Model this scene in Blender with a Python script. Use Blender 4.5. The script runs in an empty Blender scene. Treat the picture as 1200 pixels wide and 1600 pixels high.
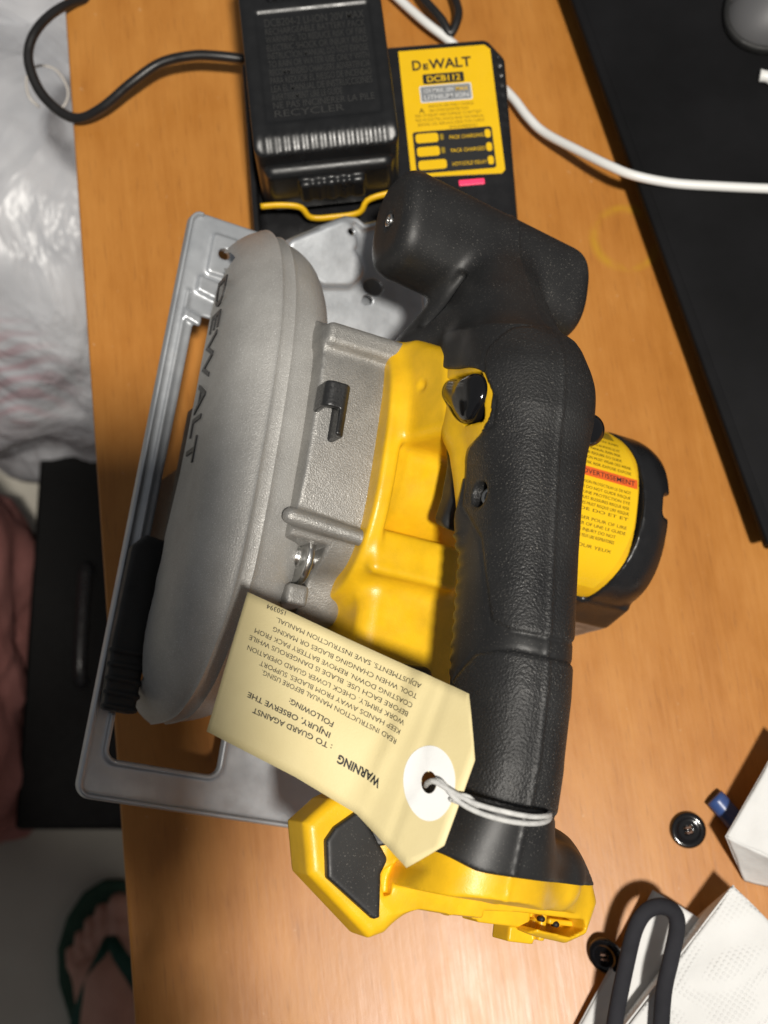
import bpy, math, random
import numpy as np
from mathutils import Matrix, Vector
random.seed(3); np.random.seed(3)
sc = bpy.context.scene
COL = sc.collection
MM = 0.001
# ------------------------------------------------------------------ camera
TH = math.radians(14.0); FPX = 2000.0; DIST = 700.0          # millimetres, photo 1200 x 1600
fw = np.array([0, math.sin(TH), -math.cos(TH)]); upv = np.array([0, math.cos(TH), math.sin(TH)]); rt = np.array([1., 0, 0])
CAM = -DIST*fw
cd = bpy.data.cameras.new('camera'); cam = bpy.data.objects.new('camera', cd); COL.objects.link(cam)
cam.location = CAM*MM; cam.rotation_euler = (TH, 0, 0)
cd.sensor_fit = 'VERTICAL'; cd.sensor_height = 24.0; cd.lens = 24.0*FPX/1600.0
cd.clip_start = 0.02; cd.clip_end = 20
cd.dof.use_dof = True; cd.dof.focus_distance = 0.515; cd.dof.aperture_fstop = 7.0
sc.camera = cam
# ------------------------------------------------------------------ light
W = bpy.data.worlds.new('World'); sc.world = W; W.use_nodes = True
bg = W.node_tree.nodes['Background']; bg.inputs[0].default_value = (0.95, 0.97, 1.0, 1); bg.inputs[1].default_value = 0.15
def area_lamp(name, loc, target, size, power, col):
    l = bpy.data.lights.new(name, 'AREA'); l.shape = 'DISK'; l.size = size; l.energy = power; l.color = col
    o = bpy.data.objects.new(name, l); COL.objects.link(o); o.location = loc
    o.rotation_euler = (Vector(target)-Vector(loc)).to_track_quat('-Z', 'Y').to_euler(); return o
area_lamp('ceiling_lamp', (0.21, -0.56, 2.0), (0, -0.1, 0), 0.14, 50, (1.0, 0.95, 0.87))
sc.view_settings.view_transform = 'Standard'; sc.view_settings.look = 'None'; sc.view_settings.exposure = 0.0; sc.view_settings.gamma = 1.0

# ------------------------------------------------------------------ geometry helpers
def ray(px, py): return fw + rt*((px-600)/FPX) + upv*((800-py)/FPX)
def onz(px, py, z=0.0):
    r = ray(px, py); return CAM + r*((z-CAM[2])/r[2])
def saw_frame():
    a = onz(115, 1245, 85.); b = onz(298, 325, 85.)
    ey = b-a; ey /= np.linalg.norm(ey)
    h = np.cross(ey, [0, 0, 1.]); h /= np.linalg.norm(h); n = np.cross(h, ey); p = math.radians(25)
    ex = h*math.cos(p)-n*math.sin(p); return a, np.array([ex, ey, np.cross(ex, ey)])
SO, SR = saw_frame()
def w2l(P): return SR @ (np.asarray(P)-SO)
def l2w(p): return SO + SR.T @ np.asarray(p)
LC = w2l(CAM)
def loc(px, py, ax, v):
    d = SR @ ray(px, py); i = 'xyz'.index(ax); return LC + d*((v-LC[i])/d[i])
def locp(px, py, p0, n):
    d = SR @ ray(px, py); n = np.asarray(n, float); return LC + d*(((np.asarray(p0)-LC) @ n)/(d @ n))

def mesh_obj(name, verts, faces, mat, parent=None, smooth=True, scale=MM, angle=None):
    me = bpy.data.meshes.new(name)
    v = np.asarray(verts, float)*scale
    me.from_pydata(v.tolist(), [], faces if isinstance(faces, list) else faces.tolist()); me.update()
    if smooth: me.polygons.foreach_set('use_smooth', [True]*len(me.polygons))
    if angle is not None:
        me.set_sharp_from_angle(angle=math.radians(angle))
    me.materials.append(mat)
    o = bpy.data.objects.new(name, me); COL.objects.link(o)
    if parent: o.parent = parent
    return o
def empty(name, label, cat, locn=(0, 0, 0), group=None):
    o = bpy.data.objects.new(name, None); o.empty_display_size = 0.02; COL.objects.link(o); o.location = Vector(locn)*MM
    o['label'] = label; o['category'] = cat
    if group: o['group'] = group
    return o
def tag(o, label, cat, group=None, kind=None):
    o['label'] = label; o['category'] = cat
    if group: o['group'] = group
    return o
# signed distance helpers (numpy arrays in mm)
def smin(a, b, k):
    h = np.clip(0.5+0.5*(b-a)/k, 0, 1); return b*(1-h)+a*h-k*h*(1-h)
def smax(a, b, k): return -smin(-a, -b, k)
def box(X, Y, Z, c, h, r=0.0):
    qx = np.abs(X-c[0])-h[0]+r; qy = np.abs(Y-c[1])-h[1]+r; qz = np.abs(Z-c[2])-h[2]+r
    return np.sqrt(np.maximum(qx, 0)**2+np.maximum(qy, 0)**2+np.maximum(qz, 0)**2)+np.minimum(np.maximum(qx, np.maximum(qy, qz)), 0)-r
def caps(X, Y, Z, a, b, ra, rb=None):
    rb = ra if rb is None else rb
    a = np.asarray(a, float); b = np.asarray(b, float); d = b-a
    t = np.clip(((X-a[0])*d[0]+(Y-a[1])*d[1]+(Z-a[2])*d[2])/(d@d), 0, 1)
    return np.sqrt((X-a[0]-t*d[0])**2+(Y-a[1]-t*d[1])**2+(Z-a[2]-t*d[2])**2)-(ra+(rb-ra)*t)
def poly(U, V, pts):
    p = np.asarray(pts, float); n = len(p)
    d = np.full(U.shape, 1e18); s = np.ones(U.shape)
    for i in range(n):
        a = p[i]; b = p[i-1]; e = b-a
        wx = U-a[0]; wy = V-a[1]
        t = np.clip((wx*e[0]+wy*e[1])/(e@e+1e-12), 0, 1)
        d = np.minimum(d, (wx-e[0]*t)**2+(wy-e[1]*t)**2)
        c1 = V >= a[1]; c2 = V < b[1]; c3 = e[0]*wy > e[1]*wx
        flip = (c1 & c2 & c3) | (~c1 & ~c2 & ~c3)
        s = np.where(flip, -s, s)
    return s*np.sqrt(d)
def rpoly(U, V, pts, r): return poly(U, V, pts)-r
def extr(d2, w, lo, hi, r=0.0):
    q = np.abs(w-(lo+hi)/2)-(hi-lo)/2+r; d = d2+r
    return np.minimum(np.maximum(d, q), 0)+np.sqrt(np.maximum(d, 0)**2+np.maximum(q, 0)**2)-r
def sell(U, V, a, b, n):
    g = ((np.abs(U)/a)**n+(np.abs(V)/b)**n)**(1.0/n); return (g-1)*np.minimum(a, b)
def surf(fn, lo, hi, h):
    ax = [np.arange(lo[i], hi[i]+h, h) for i in range(3)]
    n3 = [len(a) for a in ax]; B = 6
    nb = [-(-n//B) for n in n3]
    bc = [np.array([ax[i][min(k*B, n3[i]-1):min(k*B+B, n3[i])].mean() for k in range(nb[i])]) for i in range(3)]
    X, Y, Z = np.meshgrid(*bc, indexing='ij')
    cb = fn(X, Y, Z)
    near = np.abs(cb) < B*h*1.05+2.5
    f = np.repeat(np.repeat(np.repeat(cb, B, 0), B, 1), B, 2)[:n3[0], :n3[1], :n3[2]].astype(np.float32)
    msk = np.repeat(np.repeat(np.repeat(near, B, 0), B, 1), B, 2)[:n3[0], :n3[1], :n3[2]]
    I, J, K = np.nonzero(msk)
    f[I, J, K] = fn(ax[0][I], ax[1][J], ax[2][K])
    f[f == 0] = 1e-5
    ins = f < 0
    nx, ny, nz = f.shape
    cs = np.zeros((nx-1, ny-1, nz-1), np.int8)
    for a in (0, 1):
        for b in (0, 1):
            for c in (0, 1): cs += ins[a:nx-1+a, b:ny-1+b, c:nz-1+c]
    act = (cs > 0) & (cs < 8)
    I, J, K = np.nonzero(act)
    idx = np.full(act.shape, -1, np.int32); idx[I, J, K] = np.arange(len(I))
    acc = np.zeros((len(I), 3)); cnt = np.zeros(len(I))
    cor = [(a, b, c) for a in (0, 1) for b in (0, 1) for c in (0, 1)]
    for p in cor:
        for k in range(3):
            if p[k] == 1: continue
            q = list(p); q[k] = 1
            fa = f[I+p[0], J+p[1], K+p[2]]; fb = f[I+q[0], J+q[1], K+q[2]]
            m = (fa < 0) != (fb < 0)
            t = np.where(m, fa/(fa-fb+1e-20), 0)
            pos = np.stack([np.full(len(I), p[0], float), np.full(len(I), p[1], float), np.full(len(I), p[2], float)], 1)
            pos[:, k] += t
            acc += pos*m[:, None]; cnt += m
    V = acc/np.maximum(cnt, 1)[:, None]+np.stack([I, J, K], 1)
    V = V*h+np.asarray([ax[0][0], ax[1][0], ax[2][0]])
    quads = []
    for k in range(3):
        a, b = (k+1) % 3, (k+2) % 3
        sl0 = [slice(None)]*3; sl1 = [slice(None)]*3
        sl0[k] = slice(0, -1); sl1[k] = slice(1, None)
        for m_ in (a, b):
            sl0[m_] = slice(1, -1); sl1[m_] = slice(1, -1)
        s0 = ins[tuple(sl0)]; s1 = ins[tuple(sl1)]
        ch = s0 != s1
        P = np.stack(np.nonzero(ch), 1)
        if len(P) == 0: continue
        d = s0[tuple(P.T)]
        P[:, a] += 1; P[:, b] += 1
        def gi(da, db):
            Q = P.copy(); Q[:, a] -= da; Q[:, b] -= db; return idx[Q[:, 0], Q[:, 1], Q[:, 2]]
        q = np.stack([gi(1, 1), gi(0, 1), gi(0, 0), gi(1, 0)], 1)
        q = np.where(d[:, None], q, q[:, ::-1])
        quads.append(q)
    return V, np.concatenate(quads)
def sdf_obj(name, fn, lo, hi, h, mat, parent=None, attr=None):
    V, Q = surf(fn, lo, hi, h)
    o = mesh_obj(name, V, Q, mat, parent)
    if attr:
        at = o.data.attributes.new('panel', 'FLOAT', 'POINT')
        at.data.foreach_set('value', attr(V[:, 0], V[:, 1], V[:, 2]).astype(np.float32))
    return o
def cat_rom(pts, n=10):
    p = np.asarray(pts, float); out = []
    for i in range(len(p)-1):
        p0 = p[max(i-1, 0)]; p1 = p[i]; p2 = p[i+1]; p3 = p[min(i+2, len(p)-1)]
        for k in range(n):
            t = k/n
            out.append(0.5*((2*p1)+(-p0+p2)*t+(2*p0-5*p1+4*p2-p3)*t*t+(-p0+3*p1-3*p2+p3)*t**3))
    out.append(p[-1]); return np.array(out)
def tube(name, path, r, mat, parent=None, seg=12, flat=1.0, upd=(0, 0, 1)):
    P = np.asarray(path, float); n = len(P); r = np.broadcast_to(np.asarray(r, float), (n,))
    vs = []; fs = []; u0 = np.asarray(upd, float)
    for i in range(n):
        t = P[min(i+1, n-1)]-P[max(i-1, 0)]; t /= np.linalg.norm(t)+1e-12
        u = u0-t*(u0@t)
        if np.linalg.norm(u) < 1e-3: u = np.array([1., 0, 0])-t*t[0]
        u /= np.linalg.norm(u); u0 = u if upd == (0, 0, 0) else np.asarray(upd, float)
        s = np.cross(t, u)
        for k in range(seg):
            a = 2*math.pi*k/seg; vs.append(P[i]+s*math.cos(a)*r[i]+u*math.sin(a)*r[i]*flat)
    for i in range(n-1):
        for k in range(seg):
            a = i*seg+k; b = i*seg+(k+1) % seg; fs.append([a, b, b+seg, a+seg])
    fs.append(list(range(seg))[::-1]); fs.append([(n-1)*seg+k for k in range(seg)])
    return mesh_obj(name, vs, fs, mat, parent)
def text2d(s, size, align='LEFT', weight=0.0, extrude=0.0, space=1.0):
    c = bpy.data.curves.new('t', 'FONT'); c.body = s; c.size = size; c.align_x = align; c.offset = weight; c.extrude = extrude
    c.space_character = space; c.resolution_u = 3
    o = bpy.data.objects.new('t', c); COL.objects.link(o)
    me = bpy.data.meshes.new_from_object(o.evaluated_get(bpy.context.evaluated_depsgraph_get()))
    V = np.array([v.co[:] for v in me.vertices]) if len(me.vertices) else np.zeros((0, 3)); Fc = [list(p.vertices) for p in me.polygons]
    bpy.data.objects.remove(o); bpy.data.curves.remove(c); bpy.data.meshes.remove(me)
    return V, Fc
def prism(name, pts_lo, pts_hi, mat, parent=None, smooth=False):
    n = len(pts_lo); vs = list(pts_lo)+list(pts_hi)
    fs = [list(range(n))[::-1], [n+i for i in range(n)]]+[[i, (i+1) % n, n+(i+1) % n, n+i] for i in range(n)]
    return mesh_obj(name, vs, fs, mat, parent, smooth)
def bevel(o, w, seg=3):
    m = o.modifiers.new('bevel', 'BEVEL'); m.width = w*MM; m.segments = seg; m.limit_method = 'ANGLE'; m.angle_limit = math.radians(30)
    o.data.polygons.foreach_set('use_smooth', [True]*len(o.data.polygons)); m.harden_normals = True
    return o

# ------------------------------------------------------------------ materials
class NT:
    def __init__(s, name):
        s.m = bpy.data.materials.new(name); s.m.use_nodes = True; s.t = s.m.node_tree; s.b = s.t.nodes['Principled BSDF']
    def n(s, typ, **kw):
        x = s.t.nodes.new(typ)
        for k, v in kw.items():
            if k.startswith('i_'): x.inputs[k[2:].replace('_', ' ')].default_value = v
            else: setattr(x, k, v)
        return x
    def l(s, a, b): s.t.links.new(a, b)
    def coord(s, scale=(1, 1, 1), rot=(0, 0, 0)):
        tc = s.n('ShaderNodeTexCoord'); mp = s.n('ShaderNodeMapping'); mp.inputs['Scale'].default_value = scale; mp.inputs['Rotation'].default_value = rot
        s.l(tc.outputs['Object'], mp.inputs['Vector']); return mp.outputs[0]
    def noise(s, vec, scale, detail=4, rough=0.55):
        x = s.n('ShaderNodeTexNoise'); x.inputs['Scale'].default_value = scale; x.inputs['Detail'].default_value = detail; x.inputs['Roughness'].default_value = rough
        s.l(vec, x.inputs['Vector']); return x.outputs['Fac']
    def ramp(s, fac, stops):
        x = s.n('ShaderNodeValToRGB'); e = x.color_ramp.elements
        while len(e) < len(stops): e.new(0.5)
        for q, (p, c) in zip(e, stops):
            q.position = p; q.color = (c if hasattr(c, '__len__') else (c, c, c))+(1,) if hasattr(c, '__len__') else (c, c, c, 1)
        s.l(fac, x.inputs[0]); return x.outputs[0]
    def mix(s, fac, a, b, mode='MIX'):
        x = s.n('ShaderNodeMix', data_type='RGBA', blend_type=mode)
        for v, i in ((fac, 0), (a, 6), (b, 7)):
            if hasattr(v, 'is_linked'): s.l(v, x.inputs[i])
            elif i == 0: x.inputs[0].default_value = v
            else: x.inputs[i].default_value = tuple(v)+(1,)
        return x.outputs[2]
    def math(s, op, a, b=None):
        x = s.n('ShaderNodeMath', operation=op)
        for i, v in enumerate((a, b)):
            if v is None: continue
            if hasattr(v, 'is_linked'): s.l(v, x.inputs[i])
            else: x.inputs[i].default_value = v
        return x.outputs[0]
    def bump(s, h, strength=0.3, dist=0.001, prev=None):
        x = s.n('ShaderNodeBump'); x.inputs['Strength'].default_value = strength; x.inputs['Distance'].default_value = dist
        s.l(h, x.inputs['Height'])
        if prev is not None: s.l(prev, x.inputs['Normal'])
        s.l(x.outputs[0], s.b.inputs['Normal']); return x.outputs[0]
    def set(s, col=None, rough=None, metal=None, spec=None, **kw):
        for k, v in (('Base Color', col), ('Roughness', rough), ('Metallic', metal), ('Specular IOR Level', spec)):
            if v is None: continue
            if hasattr(v, 'is_linked'): s.l(v, s.b.inputs[k])
            elif k == 'Base Color': s.b.inputs[k].default_value = tuple(v)+(1,)
            else: s.b.inputs[k].default_value = v
        for k, v in kw.items(): s.b.inputs[k.replace('_', ' ')].default_value = v
        return s
def plastic(name, col, rough=0.4, bump=0.05, bscale=900, dirt=0.15, spec=0.5):
    m = NT(name); v = m.coord()
    n1 = m.noise(v, 60, 5, 0.6)
    dark = tuple(c*(1-dirt) for c in col); lite = tuple(min(1, c*(1+dirt*0.4)) for c in col)
    m.set(m.ramp(n1, [(0.3, dark), (0.65, lite)]), m.ramp(m.noise(v, 130, 4), [(0.3, max(rough-0.08, 0.05)), (0.7, rough+0.1)]), 0, spec)
    m.bump(m.noise(v, bscale, 2), bump, 0.0006); return m.m
def rubber():
    m = NT('black_rubber'); v = m.coord()
    dust = m.ramp(m.noise(v, 1500, 2, 0.5), [(0.64, 0.0), (0.70, 1.0)])
    patch = m.ramp(m.noise(v, 25, 4), [(0.4, 0.25), (0.65, 0.9)])
    d = m.math('MULTIPLY', dust, patch)
    base = m.ramp(m.noise(v, 40, 5), [(0.3, (0.011, 0.011, 0.0115)), (0.75, (0.020, 0.020, 0.020))])
    m.set(m.mix(d, base, (0.15, 0.14, 0.125)), m.ramp(m.noise(v, 35, 4), [(0.3, 0.42), (0.7, 0.6)]), 0, 0.5)
    at = m.n('ShaderNodeAttribute', attribute_name='panel')
    vo = m.n('ShaderNodeTexVoronoi'); vo.inputs['Scale'].default_value = 1100; vo.feature = 'SMOOTH_F1'; m.l(v, vo.inputs['Vector'])
    lea = m.math('ADD', m.noise(v, 1000, 3), m.math('MULTIPLY', vo.outputs['Distance'], 0.6))
    h = m.math('MULTIPLY', lea, at.outputs['Fac'])
    b1 = m.bump(h, 0.6, 0.0006)
    m.bump(m.noise(v, 2500, 2), 0.1, 0.0003, b1)
    return m.m
def cast_metal(name, c0, c1, rough=0.45, metal=0.75, spark=0.7, bs=0.35):
    m = NT(name); v = m.coord()
    n = m.noise(v, 45, 5, 0.6); sp = m.noise(v, 2600, 2, 0.6)
    base = m.ramp(n, [(0.3, c0), (0.7, c1)])
    sparkm = m.ramp(sp, [(0.60, 0.0), (0.70, 1.0)])
    m.set(m.mix(m.math('MULTIPLY', sparkm, spark*0.5), base, tuple(min(1, c*2.2) for c in c1)), m.ramp(m.noise(v, 1200, 2), [(0.35, rough+0.12), (0.7, rough-0.1)]), metal, 0.5)
    m.bump(m.math('ADD', m.noise(v, 1500, 3), m.math('MULTIPLY', n, 0.6)), bs, 0.0005); return m.m
def zinc():
    m = NT('zinc_plate'); v = m.coord()
    n = m.noise(v, 30, 5, 0.65)
    wear = m.ramp(m.noise(v, 18, 6, 0.7), [(0.60, 0.0), (0.72, 0.55)])
    base = m.ramp(n, [(0.3, (0.46, 0.485, 0.515)), (0.7, (0.60, 0.62, 0.645))])
    m.set(m.mix(wear, base, (0.30, 0.25, 0.21)), m.ramp(m.noise(v, 80, 5), [(0.3, 0.32), (0.75, 0.48)]), 0.6)
    m.bump(m.noise(v, 400, 4), 0.08, 0.0005); return m.m
def wood(ang):
    m = NT('wood_veneer'); r = (0, 0, -ang)
    tc = m.n('ShaderNodeTexCoord')
    def vec(scale):
        a = m.n('ShaderNodeMapping'); a.inputs['Rotation'].default_value = r; m.l(tc.outputs['Object'], a.inputs[0])
        b = m.n('ShaderNodeMapping'); b.inputs['Scale'].default_value = scale; m.l(a.outputs[0], b.inputs[0]); return b.outputs[0]
    big = m.noise(vec((14, 1.6, 1)), 1, 5, 0.6)
    mid = m.noise(vec((75, 5, 1)), 1, 6, 0.65)
    fine = m.noise(vec((520, 22, 1)), 1, 4, 0.7)
    pore = m.ramp(m.noise(vec((700, 55, 1)), 1, 2, 0.5), [(0.30, 1.0), (0.40, 0.0)])
    blot = m.noise(vec((45, 22, 1)), 1, 4, 0.6)
    f = m.math('ADD', m.math('ADD', m.math('MULTIPLY', big, 0.30), m.math('MULTIPLY', mid, 0.22)), m.math('ADD', m.math('MULTIPLY', fine, 0.17), m.math('MULTIPLY', blot, 0.31)))
    col = m.ramp(f, [(0.34, (0.35, 0.130, 0.023)), (0.47, (0.44, 0.176, 0.034)), (0.57, (0.50, 0.212, 0.045)), (0.70, (0.57, 0.258, 0.062))])
    col = m.mix(m.math('MULTIPLY', pore, 0.28), col, (0.22, 0.085, 0.022))
    # dried yellowish ring stain
    c = onz(978, 372, 0)*MM
    sub = m.n('ShaderNodeVectorMath', operation='SUBTRACT'); m.l(tc.outputs['Object'], sub.inputs[0]); sub.inputs[1].default_value = tuple(c)
    ln = m.n('ShaderNodeVectorMath', operation='LENGTH'); m.l(sub.outputs[0], ln.inputs[0])
    dd = m.math('ABSOLUTE', m.math('SUBTRACT', ln.outputs['Value'], 0.0185))
    ring = m.ramp(dd, [(0.0006, 1.0), (0.0022, 0.0)])
    br = m.ramp(m.noise(tc.outputs['Object'], 45, 3), [(0.42, 0.0), (0.58, 0.75)])
    col = m.mix(m.math('MULTIPLY', ring, br), col, (0.50, 0.27, 0.02))
    # scratches and crumbs of wear
    scr = m.ramp(m.noise(vec((260, 160, 1)), 1, 2, 0.5), [(0.72, 0.0), (0.78, 0.35)])
    col = m.mix(scr, col, (0.62, 0.42, 0.24))
    m.set(col, m.ramp(m.math('ADD', m.math('MULTIPLY', fine, 0.5), m.math('MULTIPLY', blot, 0.5)), [(0.3, 0.28), (0.7, 0.40)]), 0, 0.30)
    m.bump(m.math('ADD', m.math('MULTIPLY', fine, 0.6), m.noise(vec((160, 70, 1)), 1, 3)), 0.10, 0.0006); return m.m
def simple(name, col, rough=0.5, metal=0.0, spec=0.5, **kw):
    m = NT(name); m.set(col, rough, metal, spec, **kw); return m.m
def cloth(name, c0, c1, scale=30, rough=0.85, fine=1500, bs=0.4):
    m = NT(name); v = m.coord()
    m.set(m.ramp(m.noise(v, scale, 5), [(0.3, c0), (0.7, c1)]), rough, 0, 0.3); m.bump(m.noise(v, fine, 3), bs, 0.001); return m.m
M = {}
M['rubber'] = rubber()
M['yellow'] = plastic('yellow_plastic', (0.80, 0.465, 0.010), 0.36, 0.16, 1700, 0.16)
M['guard'] = cast_metal('grey_guard_paint', (0.40, 0.39, 0.37), (0.50, 0.49, 0.465), 0.44, 0.35, 1.3, 0.5)
M['cast'] = cast_metal('cast_gear_case', (0.25, 0.245, 0.232), (0.36, 0.352, 0.335), 0.42, 0.5, 0.9, 0.6)
M['zinc'] = zinc()
M['black'] = plastic('black_plastic', (0.012, 0.012, 0.013), 0.30, 0.04, 900, 0.2)
M['batteryblack'] = plastic('battery_plastic', (0.012, 0.0125, 0.0135), 0.34, 0.05, 900, 0.2, 0.4)
M['blackmatte'] = plastic('black_matte_plastic', (0.014, 0.014, 0.014), 0.55, 0.10, 700, 0.2)
M['gloss'] = simple('glossy_black', (0.006, 0.006, 0.007), 0.12)
M['darkmetal'] = cast_metal('dark_steel', (0.05, 0.05, 0.052), (0.10, 0.10, 0.10), 0.35, 0.8, 0.2, 0.1)
M['steel'] = simple('bright_steel', (0.55, 0.55, 0.54), 0.28, 1.0)
M['ink'] = simple('black_ink', (0.012, 0.012, 0.013), 0.6)
M['labelink'] = simple('label_ink', (0.045, 0.035, 0.006), 0.5)
M['labelfine'] = simple('label_fine_print', (0.30, 0.20, 0.008), 0.5)
M['yellowlabel'] = plastic('yellow_label', (0.86, 0.53, 0.010), 0.28, 0.01, 400, 0.03)
M['orange'] = simple('orange_band', (0.75, 0.12, 0.02), 0.4)
M['greyprint'] = simple('grey_print', (0.23, 0.24, 0.25), 0.4)
M['whiteprint'] = simple('white_print', (0.7, 0.7, 0.7), 0.5)
M['deboss'] = simple('debossed_print', (0.022, 0.022, 0.021), 0.6)
M['cream'] = cloth('cream_card', (0.66, 0.555, 0.29), (0.74, 0.63, 0.345), 30, 0.5, 1600, 0.12)
M['whitepaper'] = cloth('white_paper', (0.78, 0.78, 0.77), (0.86, 0.86, 0.85), 40, 0.7, 1200, 0.08)
M['string'] = cloth('grey_string', (0.50, 0.50, 0.49), (0.68, 0.68, 0.66), 300, 0.7, 4000, 0.4)
M['whitecable'] = simple('white_cable', (0.80, 0.80, 0.78), 0.35)
M['blackcable'] = plastic('black_cable', (0.014, 0.013, 0.013), 0.36, 0.05, 800, 0.2)

# ------------------------------------------------------------------ setting: floor and table
E0 = onz(100, 0, 0); E1 = onz(210, 1600, 0); ed = (E0-E1)/np.linalg.norm(E0-E1); en = np.array([ed[1], -ed[0], 0])
ANG = math.atan2(-ed[0], ed[1])
FLOOR = -750.0
mf = NT('floor_tile'); v = mf.coord()
mf.set(mf.ramp(mf.noise(v, 6, 5), [(0.3, (0.40, 0.37, 0.31)), (0.7, (0.50, 0.47, 0.40))]), 0.45); mf.bump(mf.noise(v, 120, 3), 0.05, 0.001)
fl = mesh_obj('floor', [(-3000, -3000, FLOOR), (3000, -3000, FLOOR), (3000, 3000, FLOOR), (-3000, 3000, FLOOR)], [[0, 1, 2, 3]], mf.m, None, False)
fl['kind'] = 'structure'
M['wood'] = wood(ANG)
tb = empty('table', 'orange brown wood veneer table top under the saw', 'table', (0, 0, FLOOR))
def tpt(s, t, z): p = E1+ed*s+en*t; return (p[0], p[1], z-FLOOR)
q = [tpt(-60, 0, -28), tpt(-60, 760, -28), tpt(1150, 760, -28), tpt(1150, 0, -28)]
tt = prism('tabletop', q, [(a, b, -FLOOR) for a, b, c in q], M['wood'], tb); bevel(tt, 2.0)
# keep object coordinates of the veneer at table level
for v_ in tt.data.vertices: v_.co.z += FLOOR*MM
tt.location.z = -FLOOR*MM
for s_, t_ in ((-10, 240), (-10, 690), (1080, 60), (1080, 690)):
    q = [tpt(s_-25, t_-25, FLOOR), tpt(s_-25, t_+25, FLOOR), tpt(s_+25, t_+25, FLOOR), tpt(s_+25, t_-25, FLOOR)]
    prism('leg', q, [(a, b, -FLOOR-28.5) for a, b, c in q], M['wood'], tb)

# ------------------------------------------------------------------ circular saw
saw = empty('circular_saw', 'yellow and black cordless circular saw with grey blade guard, lying tilted on the table', 'circular saw')
mt = Matrix.Identity(4)
for i in range(3):
    for j in range(3): mt[i][j] = SR.T[i][j]
    mt[i][3] = SO[i]*MM
saw.matrix_world = mt
XH = 119.0
# --- shoe (stamped base plate)
SLOT = [(16.5, 24), (60, 24), (60, 236), (17.5, 236)]
def shoe_fn(X, Y, Z):
    out = rpoly(X, Y, [(7, 7), (132, 7), (132, 288), (7, 288)], 7)
    slot = rpoly(X, Y, SLOT, 5)
    pl = extr(smax(out, -slot, 2), Z, -2.6, 0, 0.8)
    # folded rim along the left, rear and slot edges, shallow pressed channel
    rim = extr(np.maximum(np.abs(out+1.2)-1.0, 0*X-1), Z, -4, 3.2, 0.8)
    rim = np.maximum(rim, np.minimum(np.minimum(X-7, Y-7), 300))
    rim = np.maximum(rim, Y-294)
    lip = extr(np.maximum(np.abs(slot-1.2)-1.2, 0*X-1), Z, -3, 1.6, 0.8); lip = np.maximum(lip, 30-Y*0+Y-70)
    ch = extr(rpoly(X, Y, [(6.5, 60), (7.5, 60), (7.5, 252), (6.5, 252)], 0.4), Z, -1, 1.0, 0.7)
    pad = extr(rpoly(X, Y, [(16, 266), (26, 266), (26, 284), (16, 284)], 2), Z, -1, 2.2, 1.0)
    d = smin(smin(smin(pl, rim, 0.9), lip, 0.9), smin(ch, pad, 1.5), 1.2)
    rib = extr(rpoly(X, Y, [(12, 254), (27, 251), (27, 258), (12, 260)], 1.5), Z, -1, 2.8, 1.2)
    rib2 = extr(rpoly(X, Y, [(8, 238), (15, 236), (15, 239), (8, 241)], 1), Z, -1, 2.0, 0.8)
    d = smin(d, smin(rib, rib2, 1), 1.5)
    hole = np.sqrt((X-21)**2+(Y-276)**2)-3.0
    return np.maximum(d, -hole)
sdf_obj('shoe', shoe_fn, (-3, -3, -6), (143, 298, 7), 0.8, M['zinc'], saw)
# --- front bevel bracket
n_br = np.array([0.0, -0.30, 0.954]); n_br /= np.linalg.norm(n_br); p_br = np.array([75, 262, 6.0])
def br_pt(px, py): return locp(px, py, p_br, n_br)
brx = np.array([1., 0, 0]); bry = np.cross(n_br, brx)
bo = [br_pt(*p) for p in ((446, 378), (500, 355), (540, 340), (556, 342), (568, 352), (612, 342), (640, 400), (660, 450), (664, 520), (600, 545), (500, 520), (480, 440))]
bo2 = [((p-p_br)@brx, (p-p_br)@bry) for p in bo]
raised = [((br_pt(*p)-p_br)@brx, (br_pt(*p)-p_br)@bry) for p in ((440, 385), (538, 347), (545, 370), (536, 388), (552, 412), (558, 428), (545, 440), (500, 440), (470, 420))]
hl = [((br_pt(*p)-p_br)@brx, (br_pt(*p)-p_br)@bry) for p in ((583, 449), (574, 469), (546, 363))]
def br_fn(X, Y, Z):
    d = extr(rpoly(X, Y, bo2, 0.5), Z, -2.2, 0, 0.8)
    lipline = np.maximum(np.abs(poly(X, Y, bo2)+1.0)-1.3, bo2[4][1]-8-Y)
    d = smin(d, extr(lipline, Z, -2, 3.0, 1), 2)
    rp = np.array(raised); rp = rp.mean(0)+(rp-rp.mean(0))*0.72
    r = extr(poly(X, Y, rp)-6, Z, -1, 5.0, 2.2)
    d = smin(d, r, 3)
    hd = np.minimum(np.sqrt(((X-hl[0][0])/1.35)**2+(Y-hl[0][1])**2)-4.2, np.sqrt(((X-hl[1][0])/1.3)**2+(Y-hl[1][1])**2)-2.2)
    hd = np.minimum(hd, np.sqrt(((X-hl[2][0])/1.4)**2+(Y-hl[2][1])**2)-1.7)
    return np.maximum(d, -hd)
ux = [p[0] for p in bo2]; uy = [p[1] for p in bo2]
br = sdf_obj('bevel_bracket', br_fn, (min(ux)-4, min(uy)-4, -4), (max(ux)+4, max(uy)+4, 8), 0.8, M['zinc'], saw)
bm_ = Matrix.Identity(4)
for i in range(3):
    bm_[i][0] = brx[i]; bm_[i][1] = bry[i]; bm_[i][2] = n_br[i]; bm_[i][3] = p_br[i]*MM
br.matrix_local = bm_
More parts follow.
